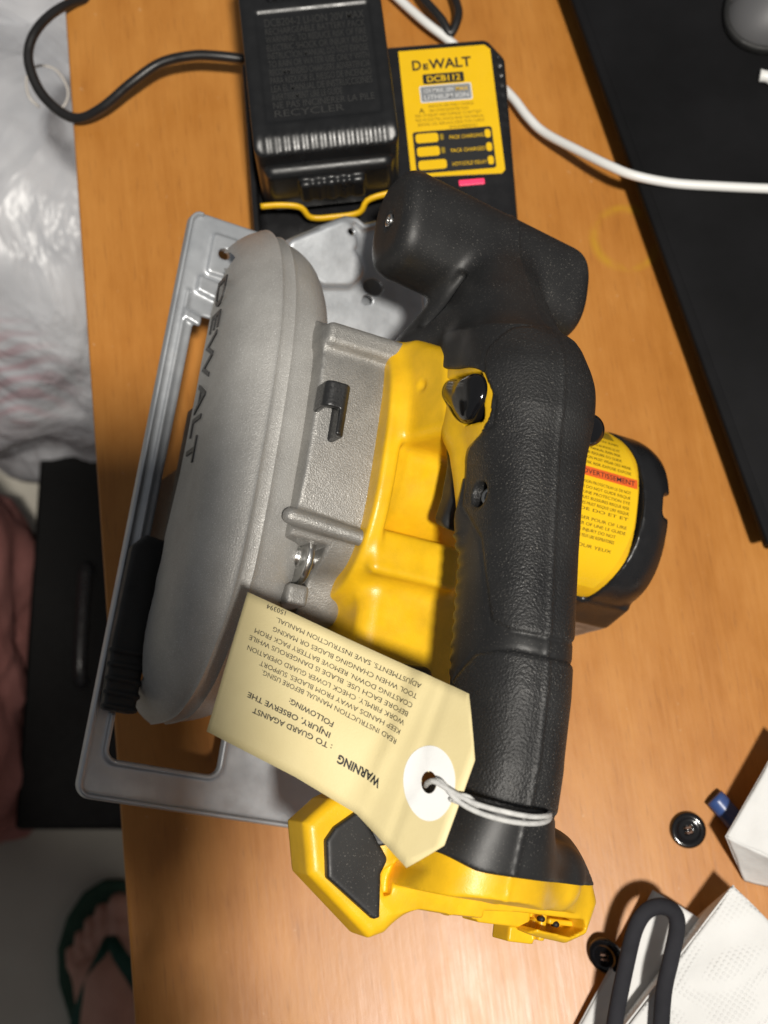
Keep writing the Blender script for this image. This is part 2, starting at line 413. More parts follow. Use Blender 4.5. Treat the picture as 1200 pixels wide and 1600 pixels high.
# --- upper guard: swept shell
crest = cat_rom([(39, -14), (40, 12), (44, 36), (56, 62), (74, 80), (98, 92), (125, 95.5), (150, 96), (178, 95.5), (210, 91.5), (238, 81), (260, 65), (274, 46), (281, 28)], 6)
prof = cat_rom([(12.4, 0.0), (12.0, 0.30), (11.6, 0.64), (12.4, 0.79), (15.5, 0.885), (20.5, 0.945), (25.5, 0.982), (29.4, 1.001), (30.2, 1.006), (31.0, 0.990), (36.2, 0.991), (36.9, 0.996), (37.7, 0.985), (46.0, 0.970), (53.5, 0.935), (59.5, 0.865), (62.2, 0.74), (62.6, 0.50), (62.6, 0.2), (62.6, 0.0)], 3)
cy, cz = 158.0, -14.0
gv = []; gf = []; npf = len(prof)
for k, (y_, z_) in enumerate(crest):
    for (x_, s_) in prof:
        # the rear tip swings toward the blade centre
        yv = cy+(y_-cy)*s_; zl = np.interp(yv, [40, 48, 80, 110, 150, 230, 262, 285], [8, 20, 18, 27, 35, 37, 42, 30]) if x_ < 16 and s_ < 0.86 else -60
        zl = min(zl, np.interp(yv, crest[:, 0], crest[:, 1])*0.8)
        gv.append((x_+6*max(0, (70-y_)/40)**1.5*0.6, cy+(y_-cy)*s_, max(zl, cz+(z_-cz)*s_)))
for k in range(len(crest)-1):
    for j in range(npf-1):
        if crest[k][0] > 266 and prof[j][0] < 16 and prof[j][1] < 0.86: continue
        a = k*npf+j; gf.append([a, a+npf, a+npf+1, a+1])
guard = mesh_obj('upper_guard', gv, gf, M['guard'], saw, True, MM, 50)
# inner web that closes the shell towards the blade
wb_ = [(cy+(y_-cy)*0.83, cz+(z_-cz)*0.83) for y_, z_ in crest if z_ > 6]
wb_ = [(y_, max(z_, 4)) for y_, z_ in wb_]+[(244, 40), (150, 38), (100, 31), (66, 24)]
prism('guard_web', [(17.5, y_, z_) for y_, z_ in wb_], [(20.0, y_, z_) for y_, z_ in wb_], M['guard'], guard)
# raised brand lettering on the guard's left face
tv, tf = text2d('DEWALT', 24, 'LEFT', 0.006, 0.7, 1.05)
w_ = tv[:, 0].max()
LV = []
for x_, y_, z_ in tv:
    yy = 244-x_/w_*93; zz = 43+y_*0.80
    LV.append((11.25-z_*0.5, yy, zz))
lm = mesh_obj('lettering', LV, tf, M['darkmetal'], guard, False)
# --- blade and lower guard below
def disc(name, x0, x1, cy_, cz_, r, zmax, mat, par):
    ns = 72; vs = []; fs = []
    for x_ in (x0, x1):
        for k in range(ns):
            a = 2*math.pi*k/ns; vs.append((x_, cy_+r*math.cos(a), min(cz_+r*math.sin(a), zmax)))
    fs = [list(range(ns))[::-1], [ns+k for k in range(ns)]]+[[k, (k+1) % ns, ns+(k+1) % ns, ns+k] for k in range(ns)]
    return mesh_obj(name, vs, fs, mat, par, False)
disc('saw_blade', 37, 38.6, 158, 12, 80, 90, M['steel'], saw)
lgo = disc('lower_guard', 27, 50, 158, 10, 84, 2, M['darkmetal'], saw)
for v_ in lgo.data.vertices: v_.co.y = min(v_.co.y, 0.170)
# --- guard lever with ribbed tip
def lever_fn(X, Y, Z):
    c = 9.0+(Y-40)*0.0-0.03*(Y-80)
    d = extr(rpoly(X-(-0.0), Y, [(4.5, 42), (15.5, 42), (15, 96), (17, 110), (17, 120), (8, 121), (3.5, 116), (3.0, 70)], 2.0), Z, 4, 14, 2.0)
    rb = np.where(Y < 72, 1.4*np.maximum(np.sin((Y-40)*2*math.pi/6.4), 0)**0.7, 0)
    return d-rb*np.clip((Z-6)/5, 0, 1)*0.9
sdf_obj('guard_lever', lever_fn, (-1, 36, 1), (23, 126, 19), 0.8, M['blackmatte'], saw)
prism('retainer_bar', [(18, 118, 1), (23, 118, 1), (23, 190, 1), (18, 190, 1)], [(18, 118, 12), (23, 118, 12), (23, 190, 12), (18, 190, 12)], M['blackmatte'], saw)
# --- gear case
AY, AZ = 166.0, 65.0
def gear_fn(X, Y, Z):
    d = np.maximum(sell(Y-AY, Z-(AZ-6), 58, 44, 3.6), np.abs(X-66)-18)
    sh = np.clip((X-66)/18, -1, 1)
    ledge = box(X, Y, Z, (68, 211, 84), (20, 5, 20), 2.5)
    d = smin(d, ledge, 5)
    ribc = caps(X, Y, Z, (46, 127, 100.5), (84, 124, 102), 3.6)
    d = smin(d, ribc, 2)
    d = smin(d, caps(X, Y, Z, (56, 104, 60), (78, 104, 60), 16), 10)
    d = smax(d, np.where(Y < 120, np.minimum(66-X, 120-Y), -50), 1.5)
    tab = box(X, Y, Z, (59, 97, 80), (5, 4.5, 9), 1.5)
    return smin(d, tab, 4)
sdf_obj('gear_case', gear_fn, (42, 80, 10), (90, 232, 122), 1.0, M['cast'], saw)
def hook_fn(X, Y, Z):
    # hanging hook: rolled sheet
    d = extr(np.abs(rpoly(X, Z, [(51.0, 104), (55.0, 104), (55.0, 112), (51.0, 112)], 2.5))-1.3, Y, 162, 185, 0.8)
    cut = box(X, Y, Z, (50.5, 167, 109), (4.0, 6.5, 12))
    return smax(d, -cut, 0.5)
hk = sdf_obj('hanging_hook', hook_fn, (43, 156, 96), (64, 190, 120), 0.6, M['darkmetal'], saw)
def bolt_fn(X, Y, Z):
    return smin(extr(np.sqrt((Y-115)**2+(Z-80)**2)-13, X, 59, 62.5, 1), extr(np.sqrt((Y-115)**2+(Z-80)**2)-5, X, 56, 70, 1), 1)
sdf_obj('depth_lever_washer', bolt_fn, (53, 98, 62), (72, 132, 98), 0.7, M['steel'], saw)
# --- motor housing
def interp(y, tab):
    tab = np.asarray(tab, float); o = np.argsort(tab[:, 0]); return np.interp(y, tab[o, 0], tab[o, 1])
def motor_fn(X, Y, Z):
    ty = interp(X, [(80, 47), (86, 47), (95, 44), (130, 43), (200, 43.5), (230, 43)])
    tz = interp(X, [(80, 46), (86, 45), (92, 43), (130, 41.5), (170, 40), (200, 40), (230, 39)])
    d = np.maximum(sell(Y-AY-4, Z-AZ, ty, tz, 2.35), np.abs(X-148)-68)
    fl_ = extr(sell(Y-AY+4, Z-AZ+1, 62, 50.5, 2.6), X, 78, 85.5, 2.0)
    d = smin(d, fl_, 2)
    up = extr(rpoly(Y, Z, [(168, 80), (216, 80), (214, 108), (204, 132), (172, 138)], 3)+0.0*X, X-0.30*(Z-100), 82, 112, 5)
    d = smin(d, up, 6)
    step = extr(rpoly(Y, Z, [(108, 40), (126, 40), (127, 104), (113, 105)], 3), X, 82, 126, 4)
    d = smin(d, step, 3.5)
    rear = box(X, Y, Z, (112, 88, 62), (26, 34, 36), 8)
    d = smin(d, rear, 8)
    dim = np.sqrt((Y-192)**2+(Z-121)**2+(X-86)**2)-3.5
    return smax(d, -dim, 1.0)
sdf_obj('motor_housing', motor_fn, (74, 50, 12), (218, 240, 150), 0.9, M['yellow'], saw)
def cap_fn(X, Y, Z):
    edge = 218-10*((Y-170)/45)**2-0.0
    k = np.clip((X-222)/20, 0, 1)
    d = sell(Y-AY-4, Z-AZ, 44.6-8*k**2, 40.8-9*k**2, 2.35)
    d = np.maximum(d, X-236)
    d = smax(d, (edge-X), 1.0)
    notch = box(X, Y, Z, (243, 176, 96), (12, 5.5, 30), 2)
    low = extr(rpoly(Y, Z, [(118, 20), (150, 20), (146, 66), (128, 76), (121, 60)], 2), X, 150, 236, 3)
    d = smin(d, low, 3)
    return smax(d, -notch, 2)
sdf_obj('end_cap', cap_fn, (145, 110, 10), (246, 222, 114), 1.1, M['black'], saw)
# warning label wrapped over the motor housing
def msurf(x_, ang):
    a = ang; c, s_ = math.cos(a), math.sin(a); n_ = 2.35
    rr = ((abs(c)/44.2)**n_+(abs(s_)/40.7)**n_)**(-1/n_); return np.array([x_, AY+4+rr*c, AZ+rr*s_])
LA0, LA1 = math.radians(20), math.radians(150)
lab = empty('x', '', ''); bpy.data.objects.remove(lab)
def lab_xy(u, v_):          # u across (towards the end cap) 0..40 mm, v_ around 0..100
    a = LA0+(LA1-LA0)*v_/100.0; return msurf(170+u, a)
lv = []; lf = []
for i in range(31):
    yy_ = lab_xy(0, i*100/30)[1]
    for j in range(9):
        edge = 217.0-10*((yy_-170)/45)**2-3.0
        lv.append(lab_xy((edge-170)*j/8, i*100/30)+np.array([0, 0, 0.15]))
for i in range(30):
    for j in range(8):
        a = i*9+j; lf.append([a, a+1, a+10, a+9])
label = mesh_obj('warning_label', lv, [f[::-1] for f in lf], M['yellowlabel'], saw)
def label_text(s, v0, size, u0, mat, squash=1.0, name='print', weight=0.0, maxu=None):
    tv, tf = text2d(s, size, 'LEFT', weight)
    if len(tv) == 0: return
    if maxu: tv[:, 0] *= maxu/tv[:, 0].max()
    P = [lab_xy(u0+a, v0-b*0.9)+np.array([-0.0, 0, 0.38]) for a, b, c in tv]
    return mesh_obj(name, P, tf, mat, label, False)
rng = random.Random(5)
words = 'RISK OF INJURY USER MUST READ MANUAL ALWAYS WEAR EYE PROTECTION DO NOT EXPOSE TO RAIN POUR REDUIRE LE RISQUE DE BLESSURES LIRE LE GUIDE UTILISER UNE PROTECTION DES YEUX ET VOIES RESPIRATOIRES'.split()
def fill(n): return ' '.join(rng.choice(words) for _ in range(n))
# the label's reading direction runs toward the end cap
rows = [(20.0, 5, 'lab'), (24, 5, 0), (27, 5, 0), (30, 5, 0), (33, 5, 0), (36, 5, 0), (46.5, 5, 0), (49.3, 5, 0), (52.1, 5, 0), (54.9, 5, 0), (57.7, 5, 0), (60.5, 5, 0), (65, 5, 0), (67.8, 5, 0), (70.6, 5, 0), (73.4, 5, 0), (78, 3, 0)]
for v0, nw, kk in rows:
    label_text(fill(nw), v0+1.8, 2.5, 6, M['labelink'], maxu=(34 if v0 > 30 and v0 < 70 else 29), name='print')
P = [lab_xy(u, v_)+np.array([0, 0, 0.3]) for v_ in np.linspace(39.4, 44.4, 6) for u in (4, 43.5)]
mesh_obj('orange_band', P, [[2*i, 2*i+1, 2*i+3, 2*i+2][::-1] for i in range(5)], M['orange'], label)
tvx = label_text('A ADVERTISSEMENT', 43.2, 4.2, 6, M['ink'], maxu=36, name='band_print', weight=0.02)
P = [lab_xy(u, v_)+np.array([0, 0, 0.3]) for v_ in np.linspace(10, 18, 6) for u in (24, 34)]
mesh_obj('pictogram', P, [[2*i, 2*i+1, 2*i+3, 2*i+2][::-1] for i in range(5)], M['labelfine'], label)
# --- handle body (shared distance field)
ZT = [(303, 104), (277, 120), (262, 127), (241, 140), (213, 164), (192, 177), (174, 184), (145, 187), (119, 190), (81, 195), (62, 197), (35, 197), (14, 194), (-5, 190), (-30, 186)]
def grip_raw(X, Y, Z):
    zt = interp(Y, ZT)
    b = interp(Y, [(-30, 22), (10, 23), (40, 24), (80, 24.5), (120, 23.5), (150, 24), (175, 26), (200, 28)])
    a = interp(Y, [(-30, 22), (0, 21), (20, 18.8), (40, 17.8), (80, 18.2), (120, 18.6), (145, 19.5), (165, 21.5), (190, 21.5), (215, 18)])
    d = sell(X-XH, Z-(zt-b), a, b, 2.5)
    return np.maximum(d, np.maximum(Y-206, -12-Y))
def foot2(X, Y):
    return poly(X, Y, [(64, 14), (55, 4), (60, -14), (88, -34), (94, -31), (103, -15.5), (120, -17), (135, -16.5), (160, -24), (174, -27), (183, -23), (186.5, -10), (183, -3), (165, 10), (140, 20), (100, 24), (78, 22)])
def pommel(X, Y, Z):
    t = (X-119)/50.0
    yc = 266-3*t; zc = 103-4*t
    ry = 22.0-0.5*t; rz = 20.5
    d = sell(Y-yc, Z-zc, ry, rz, 2.6)
    return smax(d, np.abs(X-117)-49.5, 9)
def body_fn(X, Y, Z):
    g = grip_raw(X, Y, Z)
    nk = caps(X, Y, Z, (XH, 186, 156), (XH, 262, 104), 23.5, 18)
    d = smin(g, nk, 16)
    d = smin(d, pommel(X, Y, Z), 6)
    arm = caps(X, Y, Z, (112, 226, 128), (94, 216, 98), 12, 9)
    arm = smin(arm, caps(X, Y, Z, (106, 246, 110), (93, 218, 90), 6, 7), 4)
    d = smin(d, arm, 10)
    # recess in the arm
    rec = caps(X, Y, Z, (99, 246, 122), (92, 226, 108), 3.6, 4.6)
    d = smax(d, -rec, 2.5)
    ft = extr(foot2(X, Y), Z, 126, 148, 4)
    d = smin(d, ft, 10)
    # bowl of the flare towards the battery foot
    fl_ = box(X, Y, Z, (132, -3, 154), (33, 10, 16), 8)
    d = smin(d, fl_, 26)
    d = np.maximum(d, np.where(Z > 150, -14-Y-0.02*(X-120), -100))
    low = caps(X, Y, Z, (107, 206, 130), (104, 172, 137), 13, 10)
    low = smin(low, caps(X, Y, Z, (104, 172, 138), (106, 126, 152), 9, 5), 5)
    d = smin(d, low, 7)
    return d
def hits(pts, fn=body_fn, off=1.4):
    # photo points laid onto the handle's own surface, as (y, z) of the side view
    out = []
    for px, py in pts:
        d = SR @ ray(px, py); d = d/np.linalg.norm(d); t = 300.0; p = LC+d*t
        for k in range(160):
            p = LC+d*t; v_ = float(fn(*[np.array([c]) for c in p])[0])-off
            if v_ < 0.02: break
            t += max(v_*0.7, 0.05)
            if t > 700: break
        if t > 700: p = loc(px, py, 'x', 100)
        out.append(p)
    return out
def p3(pts, x): return [tuple(p[1:]) for p in hits(pts)]
DREG = p3([(625, 600), (655, 572), (700, 577), (748, 572), (766, 598), (769, 632), (757, 670), (732, 694), (724, 740), (714, 790), (703, 832), (680, 850), (600, 760)], 101)
PANEL = p3([(762, 545), (800, 512), (850, 512), (930, 560), (940, 700), (920, 985), (800, 985), (768, 970), (752, 840), (722, 790), (728, 705), (772, 664), (775, 625), (758, 590)], 102)
PANEL2 = p3([(705, 1070), (745, 1020), (800, 1015), (920, 1025), (920, 1280), (700, 1250)], 102)
SCA, SCB = hits([(606, 1388), (655, 1360)], off=0)
def chaikin(p, n=2):
    p = np.asarray(p, float)
    for _ in range(n):
        q = np.roll(p, -1, 0); p = np.stack([p*0.75+q*0.25, p*0.25+q*0.75], 1).reshape(-1, 2)
    return p
DREG = chaikin(DREG)
def sstep(d, w=0.8): return np.clip(0.5-d/(2*w), 0, 1)
def panel_mask(X, Y, Z): return np.clip(sstep(poly(Y, Z, PANEL))+sstep(poly(Y, Z, PANEL2)), 0, 1)
def black_region(X, Y, Z):
    r = poly(Y, Z, DREG); r = np.maximum(r, X-117)               # yellow window on the left side
    r2 = -4.0-Y+0.0*X                                             # below this the foot is yellow
    wing = foot2(X, Y)
    r2 = r2+np.clip((106-X)/14, 0, 1)*2.0+3.5*np.exp(-((X-SCB[0])/9)**2)
    low = 149.5-Z                                                 # the rim of the foot stays yellow
    lowm = np.where(Y < 28, low, -50)
    return np.maximum(np.maximum(-r, r2), lowm)
def over_fn(X, Y, Z):
    d = body_fn(X, Y, Z)
    m = panel_mask(X, Y, Z)
    ridge = 0.6*np.exp(-((X-XH-np.clip((Y-215)*0.08, 0, 4))/0.9)**2)*(Z > 100)
    pgroove = 0.6*np.exp(-(poly(Y, Z, PANEL)/0.9)**2)+0.8*np.exp(-(poly(Y, Z, PANEL2)/0.9)**2)
    line2 = np.exp(-((Y-loc(830, 470, 'x', XH)[1]-0.25*(X-XH))/0.8)**2)*0.0
    d = d-1.4-0.55*m-ridge+pgroove*(X < 150)
    # finger ribs on the inner left side
    rb = np.clip(1-np.abs(Z-146)/16, 0, 1)*np.clip((112-X)/6, 0, 1)*((Y > 66) & (Y < 124))
    d = d-0.9*rb*(0.5+0.5*np.sign(np.sin(Y*2*math.pi/5.6)))
    scr = np.sqrt((Y-137)**2+(Z-168)**2)-5.0
    d = np.where(X < 118, smax(d, -smax(scr, X-104, 0.5), 1.0), d)
    pin = np.sqrt((Y-268)**2+(Z-108)**2)-4.5
    d = np.where(X < 75, smax(d, -smax(pin, X-67, 0.5), 0.8), d)
    return smax(d, black_region(X, Y, Z), 0.8)
sdf_obj('handle_grip', over_fn, (52, -16, 72), (184, 304, 206), 0.9, M['rubber'], saw, panel_mask)
PK = hits([(600, 1362), (618, 1352), (645, 1345), (664, 1350), (668, 1360), (640, 1380), (612, 1398), (601, 1400), (597, 1380)], off=0)
PKZ = min(p[2] for p in PK)
def core_fn(X, Y, Z):
    d = body_fn(X, Y, Z)
    d = np.maximum(d, np.minimum(np.minimum(Y-26, poly(Y, Z, DREG)-5), 400))
    d = d-0.5*np.exp(-((X-XH)/0.8)**2)
    win = np.maximum(poly(Y, Z, LOCK)-1.5, X-112)
    d = smax(d, -win, 1.2)
    # scooped channel and recessed rail side of the battery foot
    d = smax(d, -np.maximum(poly(X, Y, [p[:2] for p in PK]), PKZ-5-Z), 1.2)
    rc = extr(poly(X, Y, [(133, -20.5), (133, -18.6), (148, -17.5), (180, -17.4), (181.5, -21), (174.5, -24.5), (157.7, -23.0), (148, -30), (136, -30)]), Z, 132, 170, 0.5)
    return smax(d, -rc, 0.8)
LOCK = p3([(690, 600), (705, 592), (742, 585), (746, 600), (746, 650), (722, 656), (705, 640)], 101)
LOCKX = 0
sdf_obj('battery_foot', lambda X, Y, Z: np.maximum(core_fn(X, Y, Z), Y-27), (48, -42, 118), (194, 30, 208), 0.9, M['yellow'], saw)
sdf_obj('trigger_housing', lambda X, Y, Z: np.maximum(core_fn(X, Y, Z), 60-Y), (74, 110, 84), (122, 226, 176), 0.9, M['yellow'], saw)
inset = [tuple(loc(px, py, 'z', 149)[:2]) for px, py in ((520, 1290), (560, 1262), (606, 1342), (594, 1365), (592, 1435), (580, 1438), (507, 1372), (505, 1312))]
sdf_obj('foot_pad', lambda X, Y, Z: extr(poly(X, Y, inset)+0.5, Z, 143, 151.5, 1.2), (55, -36, 140), (100, 20, 155), 0.7, M['rubber'], saw)
def rail_fn(X, Y, Z):
    d = box(X, Y, Z, (150, -20, 130), (12, 4, 7), 0.8)
    d = np.minimum(d, box(X, Y, Z, (160, -25, 128), (6, 5, 7), 0.8))
    d = np.minimum(d, box(X, Y, Z, (167, -21, 131), (1.5, 7, 8), 0.6))
    d = np.minimum(d, box(X, Y, Z, (139, -20, 133), (3.5, 3, 4), 0.6))
    d = np.minimum(d, box(X, Y, Z, (176, -20, 132), (6, 1.2, 6), 0.5))
    return d
sdf_obj('battery_rail', rail_fn, (130, -34, 116), (186, -8, 142), 0.7, M['yellow'], saw)
for c in ((165, -19.5, 141.2), (173, -21, 139.5)):
    tube('terminal_hole', [(c[0], c[1], c[2]-3), c], 1.1, M['ink'], saw, 10)
# lock-off button, trigger, right knob, screws, nub
lk = np.array(p3([(712, 622)], 99)[0])
lkp = hits([(699, 610), (728, 622), (735, 612)])
sdf_obj('lock_off_button', lambda X, Y, Z: smax(smin(caps(X, Y, Z, lkp[0]+np.array([3, 0, 1]), lkp[1]+np.array([2, 0, 0]), 5.5, 8.4), caps(X, Y, Z, lkp[1]+np.array([2, 0, 0]), lkp[2]+np.array([3, 0, 0]), 8.4, 7.5), 6), body_fn(X, Y, Z)-3.2, 3.0), np.min(lkp, 0)-16, np.max(lkp, 0)+16, 0.7, M['gloss'], saw)
tg = [tuple(loc(px, py, 'x', 104)[1:]) for px, py in ((704, 692), (722, 720), (716, 780), (700, 822), (686, 815), (697, 780), (706, 730))]
sdf_obj('trigger', lambda X, Y, Z: extr(poly(Y, Z, tg)-1.5, X, 101, 130, 4), (95, 120, 95), (134, 185, 165), 0.9, M['blackmatte'], saw)
kc = loc(918, 672, 'x', 143)
sdf_obj('lock_off_knob', lambda X, Y, Z: caps(X, Y, Z, kc-np.array([8, 0, 0]), kc, 7.5, 7.0), kc-18, kc+12, 0.8, M['gloss'], saw)
def screw(name, c, axis, r, par):
    ax_ = np.asarray(axis, float); ax_ /= np.linalg.norm(ax_); c = np.asarray(c, float)
    def fn(X, Y, Z):
        t = (X-c[0])*ax_[0]+(Y-c[1])*ax_[1]+(Z-c[2])*ax_[2]
        rr = np.sqrt(np.maximum((X-c[0])**2+(Y-c[1])**2+(Z-c[2])**2-t*t, 0))
        d = extr(rr-r, t, -3, 0, 0.5); return np.maximum(d, -(np.maximum(rr-r*0.45, -1.4-t)))
    return sdf_obj(name, fn, c-r-4, c+r+4, 0.5, M['steel'], par)
screw('screw', (101.5, 137, 168), (-1, 0, 0.25), 3.6, saw)
screw('pommel_screw', (65.5, 268, 108), (-1, 0, 0), 3.2, saw)
def dark_fn(X, Y, Z): return box(X, Y, Z, (108, 66, 102), (10, 9, 9), 4)
sdf_obj('hex_key_holder', dark_fn, (94, 52, 90), (122, 80, 116), 0.9, M['blackmatte'], saw)

# ------------------------------------------------------------------ warning tag
tagE = empty('warning_tag', 'cream cardboard warning tag with white eyelet ring tied to the saw handle', 'tag', onz(520, 1130, 205))
TO = np.array(onz(520, 1130, 205))
cl, cwid = 104.0, 57.0
# control net in pixels with heights (tx from hole end 0..1, ty from upper long edge 0..1)
ctl_t = [0.0, 0.18, 0.36, 0.6, 1.0]
top_px = [(772, 1103, 228), (705, 1071, 219), (640, 1042, 211), (540, 996, 206), (387, 925, 203)]
bot_px = [(690, 1352, 226), (632, 1343, 219), (556, 1271, 208), (461, 1214, 205), (323, 1143, 203)]
bot_px[0] = (668, 1392, 226); bot_px[1] = (612, 1331, 218)
tp = [onz(*p) for p in top_px]; bp = [onz(*p) for p in bot_px]
def card(tx, ty, off=0.0):
    f = np.interp(tx, ctl_t, range(5)); i = min(int(f), 3); k = f-i
    k2 = k
    A = tp[i]*(1-k2)+tp[i+1]*k2; B = bp[i]*(1-k2)+bp[i+1]*k2
    # smoothed bow along the length
    return A*(1-ty)+B*ty+np.array([0, 0, off+0.5*math.sin(ty*3.1)*3+1.1*max(0, 1-abs(tx-0.30-0.06*ty)/0.05)-0.7*max(0, 1-abs(tx-0.20)/0.03)+0.5*math.sin(tx*9+ty*4)])-TO
# outline in (tx, ty)
def outline_half(tx):
    lo, hi = 0.0, 1.0
    if tx < 0.105: lo = (0.105-tx)/0.105*0.30; hi = 1-(0.105-tx)/0.105*0.24
    return lo, hi
gx = list(np.linspace(0, 0.105, 4))+list(np.linspace(0.105, 1, 62))[1:]
ny_ = 16; hc = (0.135, 0.545); hr = (3.3/cl, 3.3/cwid)
vs = []; fs = []
for a in gx:
    lo, hi = outline_half(a)
    for j in range(ny_+1): vs.append((a, lo+(hi-lo)*j/ny_))
# card grid with hole: snap grid to leave a hole
P3 = [card(a, b) for a, b in vs]
def in_hole(a, b): return ((a-hc[0])/hr[0])**2+((b-hc[1])/hr[1])**2 < 1.9
for i in range(len(gx)-1):
    for j in range(ny_):
        a = i*(ny_+1)+j; q = [a, a+1, a+ny_+2, a+ny_+1]
        m_ = np.mean([vs[k] for k in q], 0)
        if in_hole(*m_): continue
        fs.append(q)
# flip so that the printed side faces up
n_t = np.cross(P3[fs[0][1]]-P3[fs[0][0]], P3[fs[0][2]]-P3[fs[0][0]])
if n_t[2] < 0: fs = [f[::-1] for f in fs]
cardo = mesh_obj('card', P3, fs, M['cream'], tagE)
so = cardo.modifiers.new('thick', 'SOLIDIFY'); so.thickness = 0.35*MM; so.offset = -1
# white reinforcing ring
rv = []; rf = []; ns = 48
for rr in (1.0, 2.1, 3.35):
    for k in range(ns):
        a = 2*math.pi*k/ns; rv.append(card(hc[0]+hr[0]*rr*math.cos(a), hc[1]+hr[1]*rr*math.sin(a), 0.25))
for r_ in range(2):
    for k in range(ns):
        a = r_*ns+k; b = r_*ns+(k+1) % ns; rf.append([a, b, b+ns, a+ns])
ringo = mesh_obj('eyelet_ring', rv, rf, M['whitepaper'], tagE)
nn = np.cross(rv[1]-rv[0], rv[ns]-rv[0])
if nn[2] < 0: ringo.data.flip_normals()
# text: px -> card fractions through a small search on the net
def inv_card(px, py):
    best = None
    t0, t1, u0, u1 = 0, 1, 0, 1
    for it in range(4):
        for a in np.linspace(t0, t1, 13):
            for b in np.linspace(u0, u1, 13):
                w_ = card(a, b)+TO; d = w_-CAM; k = d@fw
                x = 600+FPX*(d@rt)/k; y = 800-FPX*(d@upv)/k
                e = (x-px)**2+(y-py)**2
                if best is None or e < best[0]: best = (e, a, b)
        dt = (t1-t0)/8; du = (u1-u0)/8
        t0, t1, u0, u1 = best[1]-dt, best[1]+dt, best[2]-du, best[2]+du
    return best[1], best[2]
Z6 = 460/1200.
def zp(x, y): return inv_card(320+x*Z6, 900+y*Z6)
lines = [('WARNING', (716, 832), (548, 728), 36, 0.035), (': TO GUARD AGAINST', (522, 690), (199, 536), 24, 0.016), ('INJURY, OBSERVE THE', (516, 642), (178, 472), 24, 0.016), ('FOLLOWING:', (530, 598), (348, 498), 24, 0.016),
         ('READ INSTRUCTION MANUAL BEFORE USING.', (785, 668), (236, 382), 22, 0), ('KEEP HANDS AWAY FROM BLADES. SUPPORT', (800, 628), (228, 345), 22, 0), ('WORK FIRMLY. CHECK LOWER GUARD OPERATION', (815, 590), (178, 282), 22, 0),
         ('BEFORE EACH USE. BLADE IS DANGEROUS WHILE', (832, 556), (185, 240), 22, 0), ('COASTING DOWN. REMOVE BATTERY PACK FROM', (850, 520), (207, 212), 22, 0), ('TOOL WHEN CHANGING BLADES OR MAKING', (868, 482), (282, 207), 22, 0),
         ('ADJUSTMENTS. SAVE INSTRUCTION MANUAL.', (884, 440), (293, 168), 22, 0), ('150394', (338, 146), (256, 114), 22, 0)]
for s_, a, b, hpx, wgt in lines:
    A = np.array(zp(*a)); B = np.array(zp(*b))
    tv, tf = text2d(s_, 1.0, 'LEFT', wgt)
    L_ = tv[:, 0].max()
    dirv = (B-A); lenmm = np.hypot(dirv[0]*cl, dirv[1]*cwid)
    # perpendicular "up" of the text points to the lower long edge
    upm = np.array([-dirv[1]*cwid, dirv[0]*cl])/lenmm
    hmm = hpx*Z6/4.15*1.32
    P = []
    for x, y, z in tv:
        tt_ = A+dirv*(x/L_)+np.array([upm[0]*y*hmm/cl, upm[1]*y*hmm/cwid]); P.append(card(tt_[0], tt_[1], 0.22))
    o = mesh_obj('print', P, tf, M['ink'], tagE, False)
# string: doubled cord from the eyelet around the grip
g0 = card(hc[0], hc[1], 1.5)+TO
h1 = onz(712, 1243, 222); k1 = onz(790, 1278, 232); k2 = onz(857, 1280, 222); k3 = onz(866, 1272, 205)
def wstr(off, dz, seed):
    r_ = random.Random(seed)
    pts = [g0+np.array([-1, -1, -6]), g0+np.array([0, 0, 1.5]), onz(685+off, 1222, 229), onz(712, 1244+off, 231), onz(745, 1262+off*1.4, 234), onz(790, 1275+off*1.6, 236), onz(830, 1281+off*1.3, 231), onz(853, 1279+off, 223), onz(858, 1273+off*0.4, 210), onz(840, 1262, 192)]
    return cat_rom(pts, 8)-TO
tube('string', wstr(-4, 0, 1), 0.95, M['string'], tagE, 8)
tube('string', wstr(4.5, 0, 2), 0.95, M['string'], tagE, 8)
tube('string', cat_rom([onz(704, 1250, 228), onz(716, 1243, 231), onz(733, 1246, 232), onz(745, 1262, 231), onz(728, 1258, 231), onz(708, 1250, 229)], 6)-TO, 0.9, M['string'], tagE, 8)

# ------------------------------------------------------------------ charger
def rect_frame(pa, pb, z):
    a = onz(*pa, z); b = onz(*pb, z); d = a-b; d /= np.linalg.norm(d); return d
cyv = rect_frame((765, 70), (790, 270), 45.)                    # charger's long axis
cxv = np.array([cyv[1], -cyv[0], 0])
CO = onz(790, 270, 45.).copy(); CO[2] = 0                        # label's lower right corner
chg = empty('battery_charger', 'black battery charger with yellow instruction label and red light', 'charger', CO)
cm = Matrix.Identity(4)
for i in range(3): cm[i][0] = cxv[i]; cm[i][1] = cyv[i]; cm[i][3] = CO[i]*MM
cm[0][2] = cm[1][2] = 0; cm[2][2] = 1
chg.matrix_world = cm
def chg_fn(X, Y, Z):
    d = extr(rpoly(X, Y, [(-134, -30), (-2, -30), (2, 70), (-4, 79), (-134, 79)], 6), Z, 0, 44.6, 4)
    well = box(X, Y, Z, (-98, 30, 60), (38, 75, 26), 3)
    d = smax(d, -well, 1.5)
    for k in range(10):
        d = smax(d, -(np.sqrt((X-4.2)**2+(Y-(22+k*6.2))**2+(Z-44.6)**2)-1.9), 0.6)
    return d
sdf_obj('body', chg_fn, (-144, -42, -2), (12, 90, 48), 1.2, M['black'], chg)
lw, lh = 51.5, 80.0
